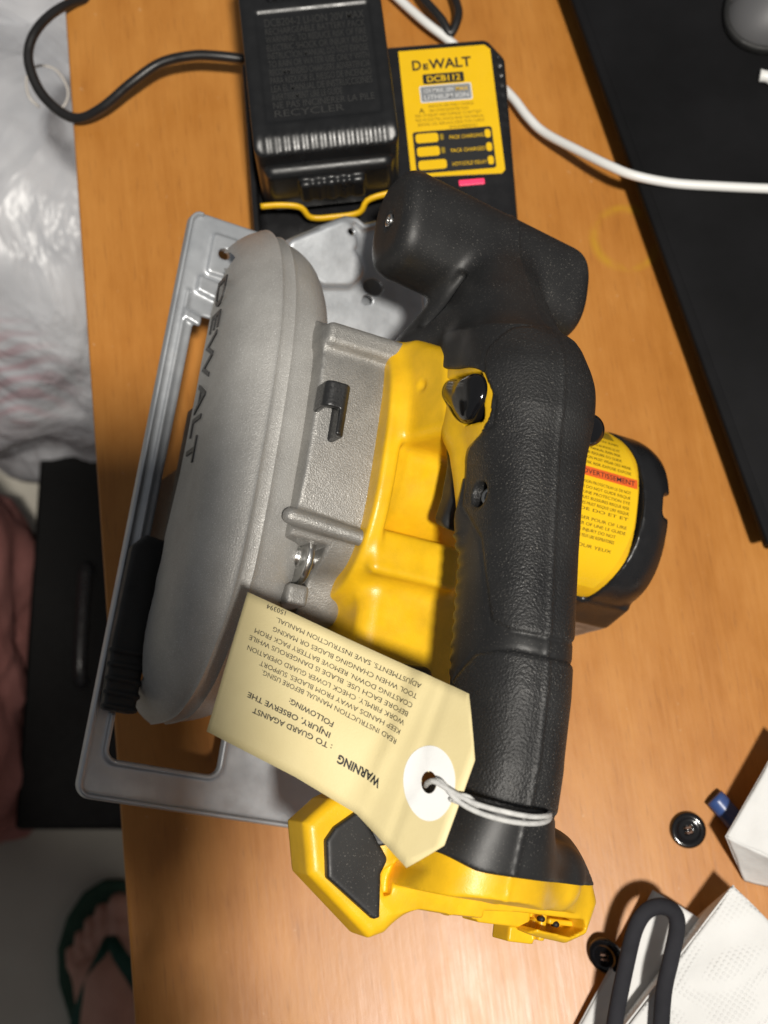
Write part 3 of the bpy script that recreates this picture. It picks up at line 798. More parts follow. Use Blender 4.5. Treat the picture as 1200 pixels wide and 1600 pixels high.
lab2 = prism('label', [(-lw, 2, 44.5), (-2, 0, 44.5), (0, 2, 44.5), (0, lh-3, 44.5), (-3, lh, 44.5), (-lw, lh, 44.5)], [(-lw, 2, 45.0), (-2, 0, 45.0), (0, 2, 45.0), (0, lh-3, 45.0), (-3, lh, 45.0), (-lw, lh, 45.0)], M['yellowlabel'], chg)
def lrect(name, x0, y0, x1, y1, z, mat, r=0.8):
    pts = []
    for cx, cy_, a0 in ((x1-r, y1-r, 0), (x0+r, y1-r, 90), (x0+r, y0+r, 180), (x1-r, y0+r, 270)):
        for k in range(4):
            a = math.radians(a0+k*30); pts.append((cx+r*math.cos(a), cy_+r*math.sin(a), z))
    return mesh_obj(name, pts, [list(range(len(pts)))], mat, lab2, False)
def ltext(s, x, y, size, mat, width=None, z=45.3, weight=0.0, name='print'):
    tv, tf = text2d(s, size, 'LEFT', weight)
    if width: tv[:, 0] *= width/tv[:, 0].max()
    return mesh_obj(name, tv*1.0+np.array([x, y, z]), tf, mat, lab2, False)
ltext('D', -45, 67.2, 8.6, M['ink'], 5.4, weight=0.20, name='brand_print'); ltext('E', -38.8, 67.2, 5.0, M['ink'], 3.2, weight=0.20, name='brand_print'); ltext('WALT', -35, 67.2, 8.6, M['ink'], 23.5, weight=0.20, name='brand_print')
lrect('print_panel', -39.5, 58, -16.5, 64.2, 45.15, M['ink']); ltext('DCB112', -37.5, 59.2, 5.2, M['yellowlabel'], 19, 45.35, 0.08)
lrect('print_panel', -42, 46.5, -13, 57.0, 45.15, M['whiteprint']); lrect('print_panel', -41.3, 47.2, -13.7, 56.3, 45.25, M['greyprint'])
ltext('12V MAX, 20V', -40, 52.4, 3.6, M['whiteprint'], 17, 45.4, 0.01); ltext('MAX', -22, 52.4, 3.6, M['yellowlabel'], 7, 45.4, 0.01); ltext('LITHIUM ION', -40, 48.2, 4.0, M['whiteprint'], 25, 45.4, 0.01)
for k, (s_, x0, w__) in enumerate((('INDOOR USE ONLY CHARGE', -38, 25), ('ONLY LITHIUM ION BATTERY PACKS', -38, 22), ('RISK OF INJURY AND DAMAGE TO BATTERY', -46, 37), ('FIRE OR ELECTRIC SHOCK READ THE MANUAL', -46, 38), ('BEFORE USE. REPLACE DEFECTIVE CORDS', -45, 37), ('OR PLUGS IMMEDIATELY', -28, 16))):
    ltext(s_, x0, 43.2-2.75*k, 2.6, M['labelfine'], w__)
ltext('A', -43.5, 40.2, 4.4, M['labelink'], 3)
lrect('print_panel', -48.5, 3.5, -4.5, 29, 45.15, M['ink'], 1.5)
for k, s_ in enumerate(('HOT/COLD DELAY', 'PACK CHARGED', 'PACK CHARGING')):
    y0 = 5.0+k*8.2
    lrect('battery_icon', -47, y0+0.5, -34.5 if k else -31.5, y0+6.2, 45.3, M['yellowlabel'], 1.6)
    if k: lrect('battery_icon', -33.6, y0+1.5, -31.6, y0+5.2, 45.3, M['labelfine'], 0.6)
    ltext(s_, -28.5, y0+1.6, 3.2, M['yellowlabel'], 19)
    lrect('light_icon', -8.8, y0+0.6, -5.6, y0+5.9, 45.3, M['yellowlabel'], 1.5)
mr = NT('red_light'); mr.set((0.5, 0.02, 0.06), 0.3); mr.b.inputs['Emission Color'].default_value = (1, 0.06, 0.16, 1); mr.b.inputs['Emission Strength'].default_value = 0.8
bevel(prism('charge_light', [(-26, -5.5, 44.4), (-12, -5.5, 44.4), (-12, -2.2, 44.4), (-26, -2.2, 44.4)], [(-26, -5.5, 45.4), (-12, -5.5, 45.4), (-12, -2.2, 45.4), (-26, -2.2, 45.4)], mr.m, chg), 0.4)

# ------------------------------------------------------------------ battery pack
byv = rect_frame((372, 0), (395, 225), 100.); bxv = np.array([byv[1], -byv[0], 0])
BO = onz(395, 228, 100.).copy(); BO[2] = 0
bat = empty('battery_pack', 'black lithium battery pack with raised text plate, seated in the charger', 'battery', BO)
cm = Matrix.Identity(4)
for i in range(3): cm[i][0] = bxv[i]; cm[i][1] = byv[i]; cm[i][3] = BO[i]*MM
cm[0][2] = cm[1][2] = 0; cm[2][2] = 1
bat.matrix_world = cm
def bat_fn(X, Y, Z):
    d = extr(rpoly(X, Y, [(5, 1), (69, 1), (69, 112), (5, 112)], 5), Z, 42, 100, 3)
    # front face: sloped shoulder above the latch
    sl = (Z-100)*0.9-(Y-4.5)*0.44
    d = smax(d, sl, 1.2)
    front = box(X, Y, Z, (37, -3, 64), (33, 6, 20), 4)
    d = smin(d, front, 3)
    # ridges along the front shoulder
    rr = np.abs((X*1.0) % 4.6-2.3)
    d = d-0.55*np.clip(1-rr/1.9, 0, 1)*np.clip(1-np.abs(sl)/3, 0, 1)*np.clip((7-Y)/3, 0, 1)*((Z > 88))*((X > 5) & (X < 69))
    plate = extr(rpoly(X, Y, [(9, 13), (66, 13), (66, 75), (9, 75)], 1), Z, 98.8, 110, 0.5)
    d = smax(d, -plate, 0.5)
    slot = extr(rpoly(X, Y, [(16, 83), (60, 83), (60, 96), (16, 96)], 1), Z, 97, 110, 0.5)
    d = smax(d, -slot, 0.5)
    latch = box(X, Y, Z, (38, -10, 70), (17, 4, 9), 2)
    d = smin(d, latch, 1)
    gr = np.where((np.abs(X-38) < 15), 0.9*(np.sin(X*2*math.pi/6.5) > 0.2), 0)
    d = d+gr*np.clip((-9-Y)/2, 0, 1)
    return d
sdf_obj('body', bat_fn, (-4, -20, 38), (78, 122, 104), 1.0, M['batteryblack'], bat)
for k in range(9):
    o = prism('rib', [(18+k*4.8, 83.5, 96.9), (20+k*4.8, 83.5, 96.9), (20+k*4.8, 95, 96.9), (18+k*4.8, 95, 96.9)], [(18+k*4.8, 83.5, 99), (20+k*4.8, 83.5, 99), (20+k*4.8, 95, 99), (18+k*4.8, 95, 99)], M['blackmatte'], bat)
bevel(prism('top_bar', [(17, 97, 99.5), (60, 97, 99.5), (60, 100, 99.5), (17, 100, 99.5)], [(17, 97, 102), (60, 97, 102), (60, 100, 102), (17, 100, 102)], M['black'], bat), 0.8)
rg = random.Random(9)
bl = ['DCB204-2 LI-ION 20V MAX', 'RECHARGEABLE BATTERY PACK', 'WARNING: TO REDUCE RISK OF FIRE', 'ELECTRIC SHOCK OR INJURY READ', 'INSTRUCTION MANUAL DO NOT EXPOSE', 'TO RAIN OR WATER USE ONLY WITH', 'RECOMMENDED CHARGERS ADVERTENCIA', 'PARA REDUCIR EL RIESGO DE INCENDIO', 'LEA EL MANUAL DE INSTRUCCIONES', 'AVERTISSEMENT LIRE LE GUIDE', 'NE PAS INCINERER LA PILE', 'RECYCLER']
for k, s_ in enumerate(bl):
    tv, tf = text2d(s_, 5.4 if k else 6.6, 'LEFT', 0.02); wd = 52 if k not in (11, 9) else 36
    tv[:, 0] *= wd/tv[:, 0].max()
    mesh_obj('print', tv+np.array([12, 67.5-k*4.75, 98.95]), tf, M['deboss'], bat, False)
ytr = cat_rom([(-1, -10.5, 56), (10, -11, 56), (20, -12.5, 54), (25, -16, 48), (38, -16.5, 47), (51, -16, 48), (56, -12.5, 54), (66, -11, 56), (75, -10.5, 56)], 4)
tube('yellow_trim', ytr, 1.5, M['yellow'], bat, 8, 1.6)

# ------------------------------------------------------------------ cables
def ppath(l, n=10): return cat_rom([onz(*p) for p in l], n)
cord = tube('power_cord', ppath([(250, -60, -60), (185, -10, -20), (110, 5, 6), (62, 40, 14), (44, 85, 12), (58, 135, 8), (88, 170, 6), (122, 185, 8), (160, 168, 16), (205, 130, 24), (250, 99, 28), (300, 87, 30), (345, 88, 30), (395, 94, 28), (430, 96, 26)]), 3.0, M['blackcable'], None, 12)
tag(cord, 'black power cord looping over the left table edge from the charger', 'cord')
wc = tube('white_cable', ppath([(560, -60, 8), (625, 0, 10), (665, 35, 12), (700, 62, 10), (745, 100, 6), (797, 148, 10), (825, 183, 12), (852, 208, 14), (905, 236, 24), (950, 258, 32), (990, 274, 35), (1050, 286, 34), (1120, 291, 34), (1210, 295, 34), (1300, 296, 34)]), 2.7, M['whitecable'], None, 12)
tag(wc, 'white cable running behind the charger and across the black laptop', 'cable')
bc = tube('black_cable', ppath([(696, -40, 12), (712, 0, 12), (716, 25, 14), (704, 52, 12), (690, 30, 14), (660, -5, 14), (640, -40, 14)]), 2.6, M['blackcable'], None, 12)
tag(bc, 'black cable loop at the top edge behind the yellow label charger', 'cable')

# ------------------------------------------------------------------ laptop
ml = NT('laptop_black'); v = ml.coord()
ml.set(ml.ramp(ml.noise(v, 20, 4), [(0.3, (0.006, 0.006, 0.0065)), (0.7, (0.010, 0.010, 0.011))]), 0.6, 0, 0.08); ml.bump(ml.noise(v, 1500, 2), 0.15, 0.0004)
la = onz(895, 0, 31); lb = onz(1200, 850, 31); ld = (la-lb)/np.linalg.norm(la-lb); ln_ = np.array([ld[1], -ld[0], 0])
lap = empty('laptop', 'closed black laptop along the right side of the table', 'laptop', (lb[0], lb[1], 0))
def lpt(s, t, z): p = lb+ld*s+ln_*t-np.array([lb[0], lb[1], 0]); return (p[0], p[1], z)
def slab(name, s0, s1, t0, t1, z0, z1, mat, w):
    q = [lpt(s0, t0, 0), lpt(s0, t1, 0), lpt(s1, t1, 0), lpt(s1, t0, 0)]
    return bevel(prism(name, [(a, b, z0) for a, b, c in q], [(a, b, z1) for a, b, c in q], mat, lap), w)
slab('base', -2, 398, 7, 280, 12, 22, ml.m, 2)
slab('lid', 0, 400, 0, 282, 22.6, 30, ml.m, 2.0)
qa = [lpt(4, 4, 0), lpt(4, 278, 0), lpt(396, 278, 0), lpt(396, 4, 0)]; qb = [lpt(18, 18, 0), lpt(18, 264, 0), lpt(382, 264, 0), lpt(382, 18, 0)]
bevel(prism('lid_panel', [(a, b, 29.9) for a, b, c in qa], [(a, b, 31.6) for a, b, c in qb], ml.m, lap), 1.5)
for s_ in (20, 380):
    for t_ in (15, 265): slab('foot', s_-8, s_+8, t_-4, t_+4, 0, 12.2, M['blackmatte'], 0.5)
# mouse
mg = simple('grey_mouse_plastic', (0.10, 0.10, 0.104), 0.5)
mo = onz(1195, 8, 31.7)
mouse = empty('computer_mouse', 'grey computer mouse resting on the black laptop', 'mouse', mo)
def mouse_fn(X, Y, Z):
    d = (np.sqrt((X/30)**2+(Y/48)**2+(Z/26)**2)-1)*26
    d = np.maximum(d, -Z)
    return d+0.8*np.exp(-((X*0.8-Y*0.6-8)/0.7)**2)
mo_ = sdf_obj('shell', mouse_fn, (-34, -52, -2), (34, 52, 30), 1.2, mg, mouse)
mo_.rotation_euler = (0, 0, math.radians(-52)); mo_.location = (0.018, 0.006, 0)
def rim_fn(X, Y, Z): return np.maximum((np.sqrt((X/31.5)**2+(Y/49.5)**2)-1)*31, np.abs(Z-3)-3)
rm_ = sdf_obj('base_rim', rim_fn, (-36, -54, -1), (36, 54, 8), 1.4, M['blackmatte'], mouse); rm_.rotation_euler = mo_.rotation_euler; rm_.location = mo_.location
plug = tube('cable_plug', ppath([(1187, 118, 35), (1194, 119, 35), (1203, 122, 35), (1230, 140, 35)], 4), [3.6]*3+[3.4]*10, M['whitecable'], None, 12)
tag(plug, 'tip of a white plug at the right edge, on the laptop below the mouse', 'plug')

# ------------------------------------------------------------------ small things at the lower right
def button(name, px, py, z, rx, label_, tilt):
    c = onz(px, py, z); e = empty(name, label_, 'button', c)
    def fn(X, Y, Z):
        r = np.sqrt(X*X+Y*Y); d = extr(r-9.2, Z, 0, 3.2, 1.5)
        d = smin(d, np.maximum(np.abs(r-7.4)-1.2, np.abs(Z-2.8)-0.8), 1)
        for a in range(4):
            d = np.maximum(d, -(np.sqrt((X-1.7*math.cos(a*math.pi/2+.6))**2+(Y-1.7*math.sin(a*math.pi/2+.6))**2)-0.85))
        return d
    b = sdf_obj('disc', fn, (-12, -12, -1), (12, 12, 5), 0.45, M['gloss'], e)
    mth = simple('brown_thread', (0.20, 0.12, 0.09), 0.8)
    for s in (-1, 1):
        a = np.array([1.7*math.cos(.6), 1.7*math.sin(.6), 3.3]); p = np.array([-a[1], a[0], 3.3])
        A, B = (a, p) if s > 0 else (-a+np.array([0, 0, 6.6]), -p+np.array([0, 0, 6.6]))
        tube('thread', [A*np.array([1, 1, .6]), A+np.array([0, 0, .5]), B+np.array([0, 0, .5]), B*np.array([1, 1, .6])], 0.55, mth, e, 6)
    e.rotation_euler = tilt; return e
button('button', 1074, 1297, 0.2, 9, 'black four-hole button lying flat near the blue peg', (0, 0, 0.4))
button('button', 949, 1491, 8, 9, 'black button leaning against the white paper under the elastic loop', (0.2, -0.75, 0.2))
mb = plastic('blue_plastic', (0.045, 0.09, 0.26), 0.35, 0.05, 600, 0.15)
pg = empty('blue_peg', 'small blue plastic peg sticking out from under the white paper packet', 'peg', onz(1130, 1262, 6))
pc = onz(1130, 1262, 6)
pth = np.array([onz(1116, 1246, 6), onz(1121, 1251, 6), onz(1150, 1285, 6), onz(1180, 1320, 6)])-pc
tube('shaft', pth, 5.2, mb, pg, 16)
# white paper packet (right)
def crumple(fn, amp, sc_, seed):
    return fn
def paper_mat(name, dots):
    m = NT(name); v = m.coord()
    n = m.noise(v, 25, 4)
    m.set(m.ramp(n, [(0.3, (0.66, 0.66, 0.65)), (0.7, (0.75, 0.75, 0.74))]), 0.8, 0, 0.3)
    b = m.bump(m.noise(v, 60, 5), 0.35, 0.003)
    if dots:
        vo = m.n('ShaderNodeTexVoronoi'); vo.inputs['Scale'].default_value = 420; vo.inputs['Randomness'].default_value = 0.0
        mp = m.n('ShaderNodeMapping'); mp.inputs['Rotation'].default_value = (0, 0, 0.6); tc = m.n('ShaderNodeTexCoord'); m.l(tc.outputs['Object'], mp.inputs[0]); m.l(mp.outputs[0], vo.inputs['Vector'])
        m.bump(m.ramp(vo.outputs['Distance'], [(0.15, 1.0), (0.4, 0.0)]), 0.6, 0.0006, b)
    return m.m
M['tissue'] = paper_mat('dotted_tissue', True); M['paper'] = paper_mat('plain_tissue', False)
def sheet(name, corners, thick, mat, parent, nu=26, nv=26, wav=1.5, seed=1, ori=(0, 0, 0)):
    rs = np.random.RandomState(seed); ph = rs.rand(6)*6
    c = [np.asarray(p) for p in corners]; vs = []; n = nu+1
    for i in range(nu+1):
        for j in range(nv+1):
            u, v_ = i/nu, j/nv
            p = c[0]*(1-u)*(1-v_)+c[1]*u*(1-v_)+c[2]*u*v_+c[3]*(1-u)*v_
            z = wav*(math.sin(u*5+ph[0]+v_*2)+0.6*math.sin(v_*7+ph[1]-u*3)+0.4*math.sin((u+v_)*13+ph[2]))*min(1, 5*min(u, 1-u, v_, 1-v_)+0.4)
            vs.append(p+np.array([0.3*z, 0.2*z, z])-np.asarray(ori))
    fs = [[i*(nv+1)+j, (i+1)*(nv+1)+j, (i+1)*(nv+1)+j+1, i*(nv+1)+j+1] for i in range(nu) for j in range(nv)]
    nrm = np.cross(vs[fs[0][1]]-vs[fs[0][0]], vs[fs[0][2]]-vs[fs[0][0]])
    if nrm[2] < 0: fs = [f[::-1] for f in fs]
    o = mesh_obj(name, vs, fs, mat, parent); s = o.modifiers.new('thick', 'SOLIDIFY'); s.thickness = thick*MM; s.offset = -1
    return o
o_ = onz(1180, 1330, 0)
pk = empty('paper_packet', 'folded white paper packet over the blue peg at the right edge', 'packet', o_)
P0, P1, P2, P3_ = onz(1135, 1308, 30), onz(1225, 1150, 32), onz(1330, 1240, 32), onz(1215, 1345, 32)
sheet('top_sheet', [P0, P1, P2, P3_], 1.2, M['paper'], pk, seed=4, wav=0.9, ori=o_)
sheet('front_fold', [onz(1135, 1308, 30), onz(1215, 1345, 32), onz(1235, 1395, 4), onz(1163, 1377, 3)], 1.0, M['paper'], pk, 16, 16, 0.7, 5, ori=o_)
sheet('side_fold', [onz(1135, 1308, 30)+np.array([0, 0, -0.4]), onz(1225, 1150, 31), onz(1240, 1190, 6), onz(1163, 1376, 3)], 0.8, M['paper'], pk, 16, 16, 0.3, 6, ori=o_)
o_ = onz(1080, 1520, 0)
ts = empty('paper_towel', 'white dotted paper towel in the lower right corner', 'paper towel', o_)
sheet('top_sheet', [onz(1148, 1384, 34), onz(1280, 1520, 30), onz(1180, 1720, 28), onz(955, 1640, 26)], 1.0, M['tissue'], ts, 40, 40, 1.6, 8, ori=o_)
sheet('side_fold', [onz(1148, 1384, 33.5), onz(950, 1640, 25.5), onz(930, 1650, 4), onz(1092, 1432, 6)], 0.8, M['tissue'], ts, 30, 16, 0.6, 10, ori=o_)
sheet('under_sheet', [onz(1022, 1392, 14), onz(1110, 1445, 13), onz(1040, 1660, 10), onz(880, 1650, 8)], 1.0, M['paper'], ts, 30, 30, 1.0, 9, ori=o_)
sheet('under_fold', [onz(1022, 1392, 13.5), onz(880, 1650, 7.5), onz(890, 1660, 1), onz(1018, 1402, 2)], 0.8, M['paper'], ts, 20, 10, 0.5, 12, ori=o_)
me_ = cloth('black_elastic', (0.014, 0.014, 0.018), (0.024, 0.024, 0.03), 60, 0.75, 3000, 0.4)
el = tube('elastic_loop', ppath([(952, 1680, 34), (962, 1590, 36), (980, 1500, 38), (993, 1450, 38), (1010, 1424, 38), (1033, 1416, 38), (1053, 1426, 39), (1058, 1450, 40), (1048, 1500, 40), (1036, 1560, 39), (1030, 1680, 36)], 10), 4.0, me_, None, 14, 0.7)
tag(el, 'black elastic loop lying over the white paper towel', 'elastic loop')

# ------------------------------------------------------------------ clutter on the floor beyond the table
def vnoise(P, sc_, seed, oct_=4):
    rs = np.random.RandomState(seed); out = np.zeros(len(P)); a = 1.0
    for o in range(oct_):
        for k in range(4):
            d = rs.randn(3); d /= np.linalg.norm(d); out += a*np.abs(np.sin((P@d)*sc_*(0.8+0.5*rs.rand())+rs.rand()*6.28))-a*0.6
        a *= 0.5; sc_ *= 1.9
    return out
def lump(name, c, r, mat, parent, amp, sc_, seed, zmin, n=72, power=2.6):
    vs = []; fs = []
    m_ = n//2
    for i in range(m_+1):
        th = math.pi*i/m_
        for k in range(n):
            ph = 2*math.pi*k/n
            d = np.array([math.sin(th)*math.cos(ph), math.sin(th)*math.sin(ph), math.cos(th)])
            g = (np.abs(d/np.asarray(r))**power).sum()**(-1/power); vs.append(d*g)
    vs = np.array(vs); nd = vs/np.linalg.norm(vs, axis=1)[:, None]
    vs = vs+nd*(amp*vnoise(vs, sc_, seed))[:, None]+np.asarray(c)
    vs[:, 2] = np.maximum(vs[:, 2], zmin)
    for i in range(m_):
        for k in range(n):
            a = i*n+k; b = i*n+(k+1) % n; fs.append([a, a+n, b+n, b])
    return mesh_obj(name, vs, fs, mat, parent)
mbag = NT('white_plastic_bag'); v = mbag.coord()
mbag.set(mbag.ramp(mbag.noise(v, 9, 4), [(0.35, (0.46, 0.475, 0.51)), (0.65, (0.70, 0.71, 0.74))]), 0.36, 0, 0.5)
wn = mbag.n('ShaderNodeTexNoise'); wn.inputs['Scale'].default_value = 9; wn.inputs['Detail'].default_value = 4; wn.inputs['Distortion'].default_value = 1.6; mbag.l(mbag.coord((1, 0.7, 0.5)), wn.inputs['Vector'])
rdg = mbag.math('SUBTRACT', 1.0, mbag.math('ABSOLUTE', mbag.math('SUBTRACT', mbag.math('MULTIPLY', wn.outputs['Fac'], 2.0), 1.0)))
mbag.bump(mbag.math('POWER', rdg, 3.0), 0.30, 0.02)
mbag.b.inputs['Transmission Weight'].default_value = 0.12
_c = (onz(-22, 590, -330)-np.array([-310, 375, FLOOR]))*MM
_tc = mbag.n('ShaderNodeTexCoord'); _sb = mbag.n('ShaderNodeVectorMath', operation='SUBTRACT'); mbag.l(_tc.outputs['Object'], _sb.inputs[0]); _sb.inputs[1].default_value = tuple(_c)
_ln = mbag.n('ShaderNodeVectorMath', operation='LENGTH'); mbag.l(_sb.outputs[0], _ln.inputs[0])
_wv = mbag.n('ShaderNodeTexWave'); _wv.bands_direction = 'Y'; _wv.inputs['Scale'].default_value = 45; _wv.inputs['Distortion'].default_value = 1.5; mbag.l(_tc.outputs['Object'], _wv.inputs['Vector'])
_mk = mbag.math('MULTIPLY', mbag.ramp(_ln.outputs['Value'], [(0.045, 0.40), (0.085, 0.0)]), mbag.ramp(_wv.outputs['Fac'], [(0.45, 0.0), (0.6, 1.0)]))
_bc = mbag.b.inputs['Base Color'].links[0].from_socket
mbag.l(mbag.mix(_mk, _bc, (0.42, 0.16, 0.19)), mbag.b.inputs['Base Color'])
bagE = empty('plastic_bag', 'crumpled white plastic bag standing on the floor beside the table', 'bag', (-310, 375, FLOOR))
lump('bag_body', (0, 0, 255), (150, 190, 270), mbag.m, bagE, 9, 0.017, 21, 0, 130, 3.0)
lump('bag_top', (-80, 260, 300), (170, 190, 300), mbag.m, bagE, 9, 0.015, 25, 0, 130, 3.0)
mtie = simple('clear_film', (0.55, 0.52, 0.48), 0.25)
tube('bag_tie', cat_rom([onz(*p)-np.array([-310, 375, FLOOR]) for p in ((62, 168, -60), (45, 150, -55), (42, 120, -52), (60, 103, -52), (88, 110, -54), (106, 140, -58), (100, 165, -60), (80, 172, -62))], 8), 0.9, mtie, bagE, 6)
mred = cloth('red_fabric', (0.22, 0.085, 0.075), (0.32, 0.14, 0.125), 12, 0.9, 500, 0.5)
rb_ = empty('red_cushion', 'dull red fabric bag standing at the left edge beside the black case', 'bag', (-430, -20, FLOOR))
lump('fabric_body', (-32, 0, 190), (110, 180, 195), mred, rb_, 8, 0.03, 31, 0, 110, 4.0)
mpink = cloth('pink_mesh', (0.45, 0.28, 0.29), (0.55, 0.34, 0.35), 15, 0.8, 300, 0.5)
wb = empty('white_cloth', 'crumpled white cloth hanging over the red bag at the left edge', 'cloth', (-372, -130, FLOOR+386))
mwc = cloth('white_cloth', (0.55, 0.54, 0.52), (0.68, 0.67, 0.65), 20, 0.9, 300, 0.4)
lump('folds', (-6, 0, 2), (52, 78, 9), mwc, wb, 6, 0.05, 41, -6, 90, 2.0)
mblk = plastic('black_case', (0.003, 0.003, 0.003), 0.55, 0.1, 300, 0.2, 0.15)
cs = empty('black_case', 'black box on the floor between the red bag and the table', 'box', (-270, 20, FLOOR))
bevel(prism('case_body', [(-75, -185, 0), (75, -185, 0), (75, 290, 0), (-75, 290, 0)], [(-75, -185, 170), (75, -185, 170), (75, 290, 170), (-75, 290, 170)], mblk, cs), 8)
bevel(prism('case_lid', [(-78, -188, 170.5), (78, -188, 170.5), (78, 293, 170.5), (-78, 293, 170.5)], [(-78, -188, 190), (78, -188, 190), (78, 293, 190), (-78, 293, 190)], mblk, cs), 5)
tube('case_handle', cat_rom([(-20, 60, 190), (-20, 60, 204), (-20, 40, 212), (-20, -30, 212), (-20, -50, 204), (-20, -50, 190)], 6), 6, M['black'], cs, 10)

# ------------------------------------------------------------------ foot in a green flip-flop
fo = onz(178, 1500, FLOOR)
msk = NT('skin'); v = msk.coord()
msk.set(msk.ramp(msk.noise(v, 40, 5), [(0.3, (0.42, 0.22, 0.16)), (0.7, (0.52, 0.29, 0.22))]), 0.5, 0, 0.4); msk.bump(msk.noise(v, 500, 4), 0.2, 0.001)
msk.b.inputs['Subsurface Weight'].default_value = 0.08
FY = math.radians(12)
def foot_fn(X, Y, Z):
    d = caps(X, Y, Z, (0, -20, 42), (2, -150, 52), 27, 30)
    d = smin(d, caps(X, Y, Z, (14, 6, 38), (4, -90, 60), 19, 26), 18)
    d = smin(d, caps(X, Y, Z, (-22, -8, 33), (-12, -100, 42), 15, 22), 18)
    d = smin(d, caps(X, Y, Z, (4, -165, 50), (6, -185, 200), 30, 32), 25)
    d = smin(d, caps(X, Y, Z, (6, -185, 200), (8, -235, 420), 36, 52), 25)
    d = np.maximum(d, 18-Z)
    toes = [((18, 10, 34), (22, 55, 33), 12, 12.5), ((1, 12, 32), (3, 52, 30), 8.5, 8.5), ((-11, 8, 31), (-11, 42, 29), 8, 8), ((-22, 2, 30), (-24, 31, 28), 7.5, 7.5), ((-32, -6, 29), (-36, 18, 27), 7.5, 7.2)]
    t = None
    for a, b, r0, r1 in toes:
        mid = ((a[0]+b[0])/2, (a[1]+b[1])/2, a[2]+4)
        c = smin(caps(X, Y, Z, a, mid, r0, r0), caps(X, Y, Z, mid, b, r0*0.95, r1), 3)
        t = c if t is None else np.minimum(t, c)
    return smin(d, t, 4.5)
pe = empty('person', 'bare left foot in a green flip-flop standing beside the table', 'person', fo)
cF, sF = math.cos(FY), math.sin(FY)
def toF(X, Y): return X*cF+Y*sF, -X*sF+Y*cF
def rel(*p): return np.asarray(p, float)-fo
def chain(X, Y, Z, pts, rad, k=20):
    d = None
    for i in range(len(pts)-1):
        c = caps(X, Y, Z, pts[i], pts[i+1], rad[i], rad[i+1]); d = c if d is None else smin(d, c, k)
    return d
PEL = rel(-190, -500, 150); CHE = rel(-165, -470, 500); NEK = rel(-140, -430, 680)
LSH = rel(-330, -450, 590); RSH = rel(10, -465, 600); LEL = rel(-330, -400, 400); REL = rel(70, -510, 330)
LWR = rel(-55, -385, 605); RWR = rel(75, -480, 90)
def arm_fn(X, Y, Z, S, E_, W_): return chain(X, Y, Z, [S, E_, W_], [48, 38, 26], 15)
def hand_fn(X, Y, Z, W_, side):
    if side > 0:                                   # right hand hangs relaxed, fingers slightly curled
        K = W_+np.array([0, 12, -70]); d = caps(X, Y, Z, W_, K, 25, 24)
        for i, ln in enumerate((40, 46, 43, 33)):
            a = K+np.array([-2, 24-i*16, -14]); b = a+np.array([-2, 3, -ln*0.6]); c = b+np.array([-12, 3, -ln*0.5])
            d = smin(d, chain(X, Y, Z, [K+np.array([0, 15-i*10, 0]), a, b, c], [10, 9, 8.5, 7.5], 4), 4)
        return smin(d, chain(X, Y, Z, [W_+np.array([0, 12, -25]), W_+np.array([-8, 44, -62]), W_+np.array([-12, 46, -92])], [13, 10.5, 9], 6), 7)
    K = rel(0, -322, 640)
    d = caps(X, Y, Z, W_, K+np.array([side*8, -12, 0]), 24, 17)
    for i in range(4):
        a = K+np.array([side*6, -30+i*19, 4]); b = a+np.array([-side*-9, 4, 14]); c = b+np.array([-side*22, 5, 8])
        d = smin(d, chain(X, Y, Z, [K+np.array([side*10, -18+i*9, -2]), a+np.array([side*8, 0, 4]), b+np.array([side*6, 0, 12]), c+np.array([0, 0, 12])], [9.5, 9, 8.5, 7.5], 4), 4)
    t0 = W_*0.5+K*0.5
    return smin(d, chain(X, Y, Z, [t0, K+np.array([-side*2, -52, 22]), K+np.array([-side*22, -44, 30])], [12, 10.5, 8.5], 6), 7)
def torso_fn(X, Y, Z):
    t = chain(X, Y, Z, [PEL+np.array([-55, 0, 0]), PEL+np.array([55, 0, 0])], [95, 95])
    t = smin(t, chain(X, Y, Z, [PEL, CHE], [115, 112]), 60)
    t = smin(t, chain(X, Y, Z, [CHE+np.array([-75, 0, 0]), CHE+np.array([75, 0, 0])], [100, 100]), 60)
    return smin(t, chain(X, Y, Z, [LSH, CHE+np.array([0, 0, 110]), RSH], [50, 62, 50]), 50)
def legs_fn(X, Y, Z):
    a = chain(X, Y, Z, [PEL+np.array([-85, 0, -20]), rel(-295, -520, -300)], [88, 60], 20)
    a = smin(a, chain(X, Y, Z, [rel(-295, -520, -300), rel(-298, -530, -430), np.array([8*cF+190*sF, -190*cF, 190]), np.array([4*cF+165*sF, -165*cF, 55])], [58, 54, 38, 30], 20), 25)
    b = chain(X, Y, Z, [PEL+np.array([85, 0, -20]), rel(-80, -500, -300), rel(-75, -505, -430), rel(-72, -520, -660), rel(-72, -520, -715)], [88, 60, 54, 38, 30], 20)
    return np.minimum(a, np.maximum(smin(b, caps(X, Y, Z, rel(-70, -500, -706), rel(-60, -370, -722), 30, 20), 20), 18-Z))
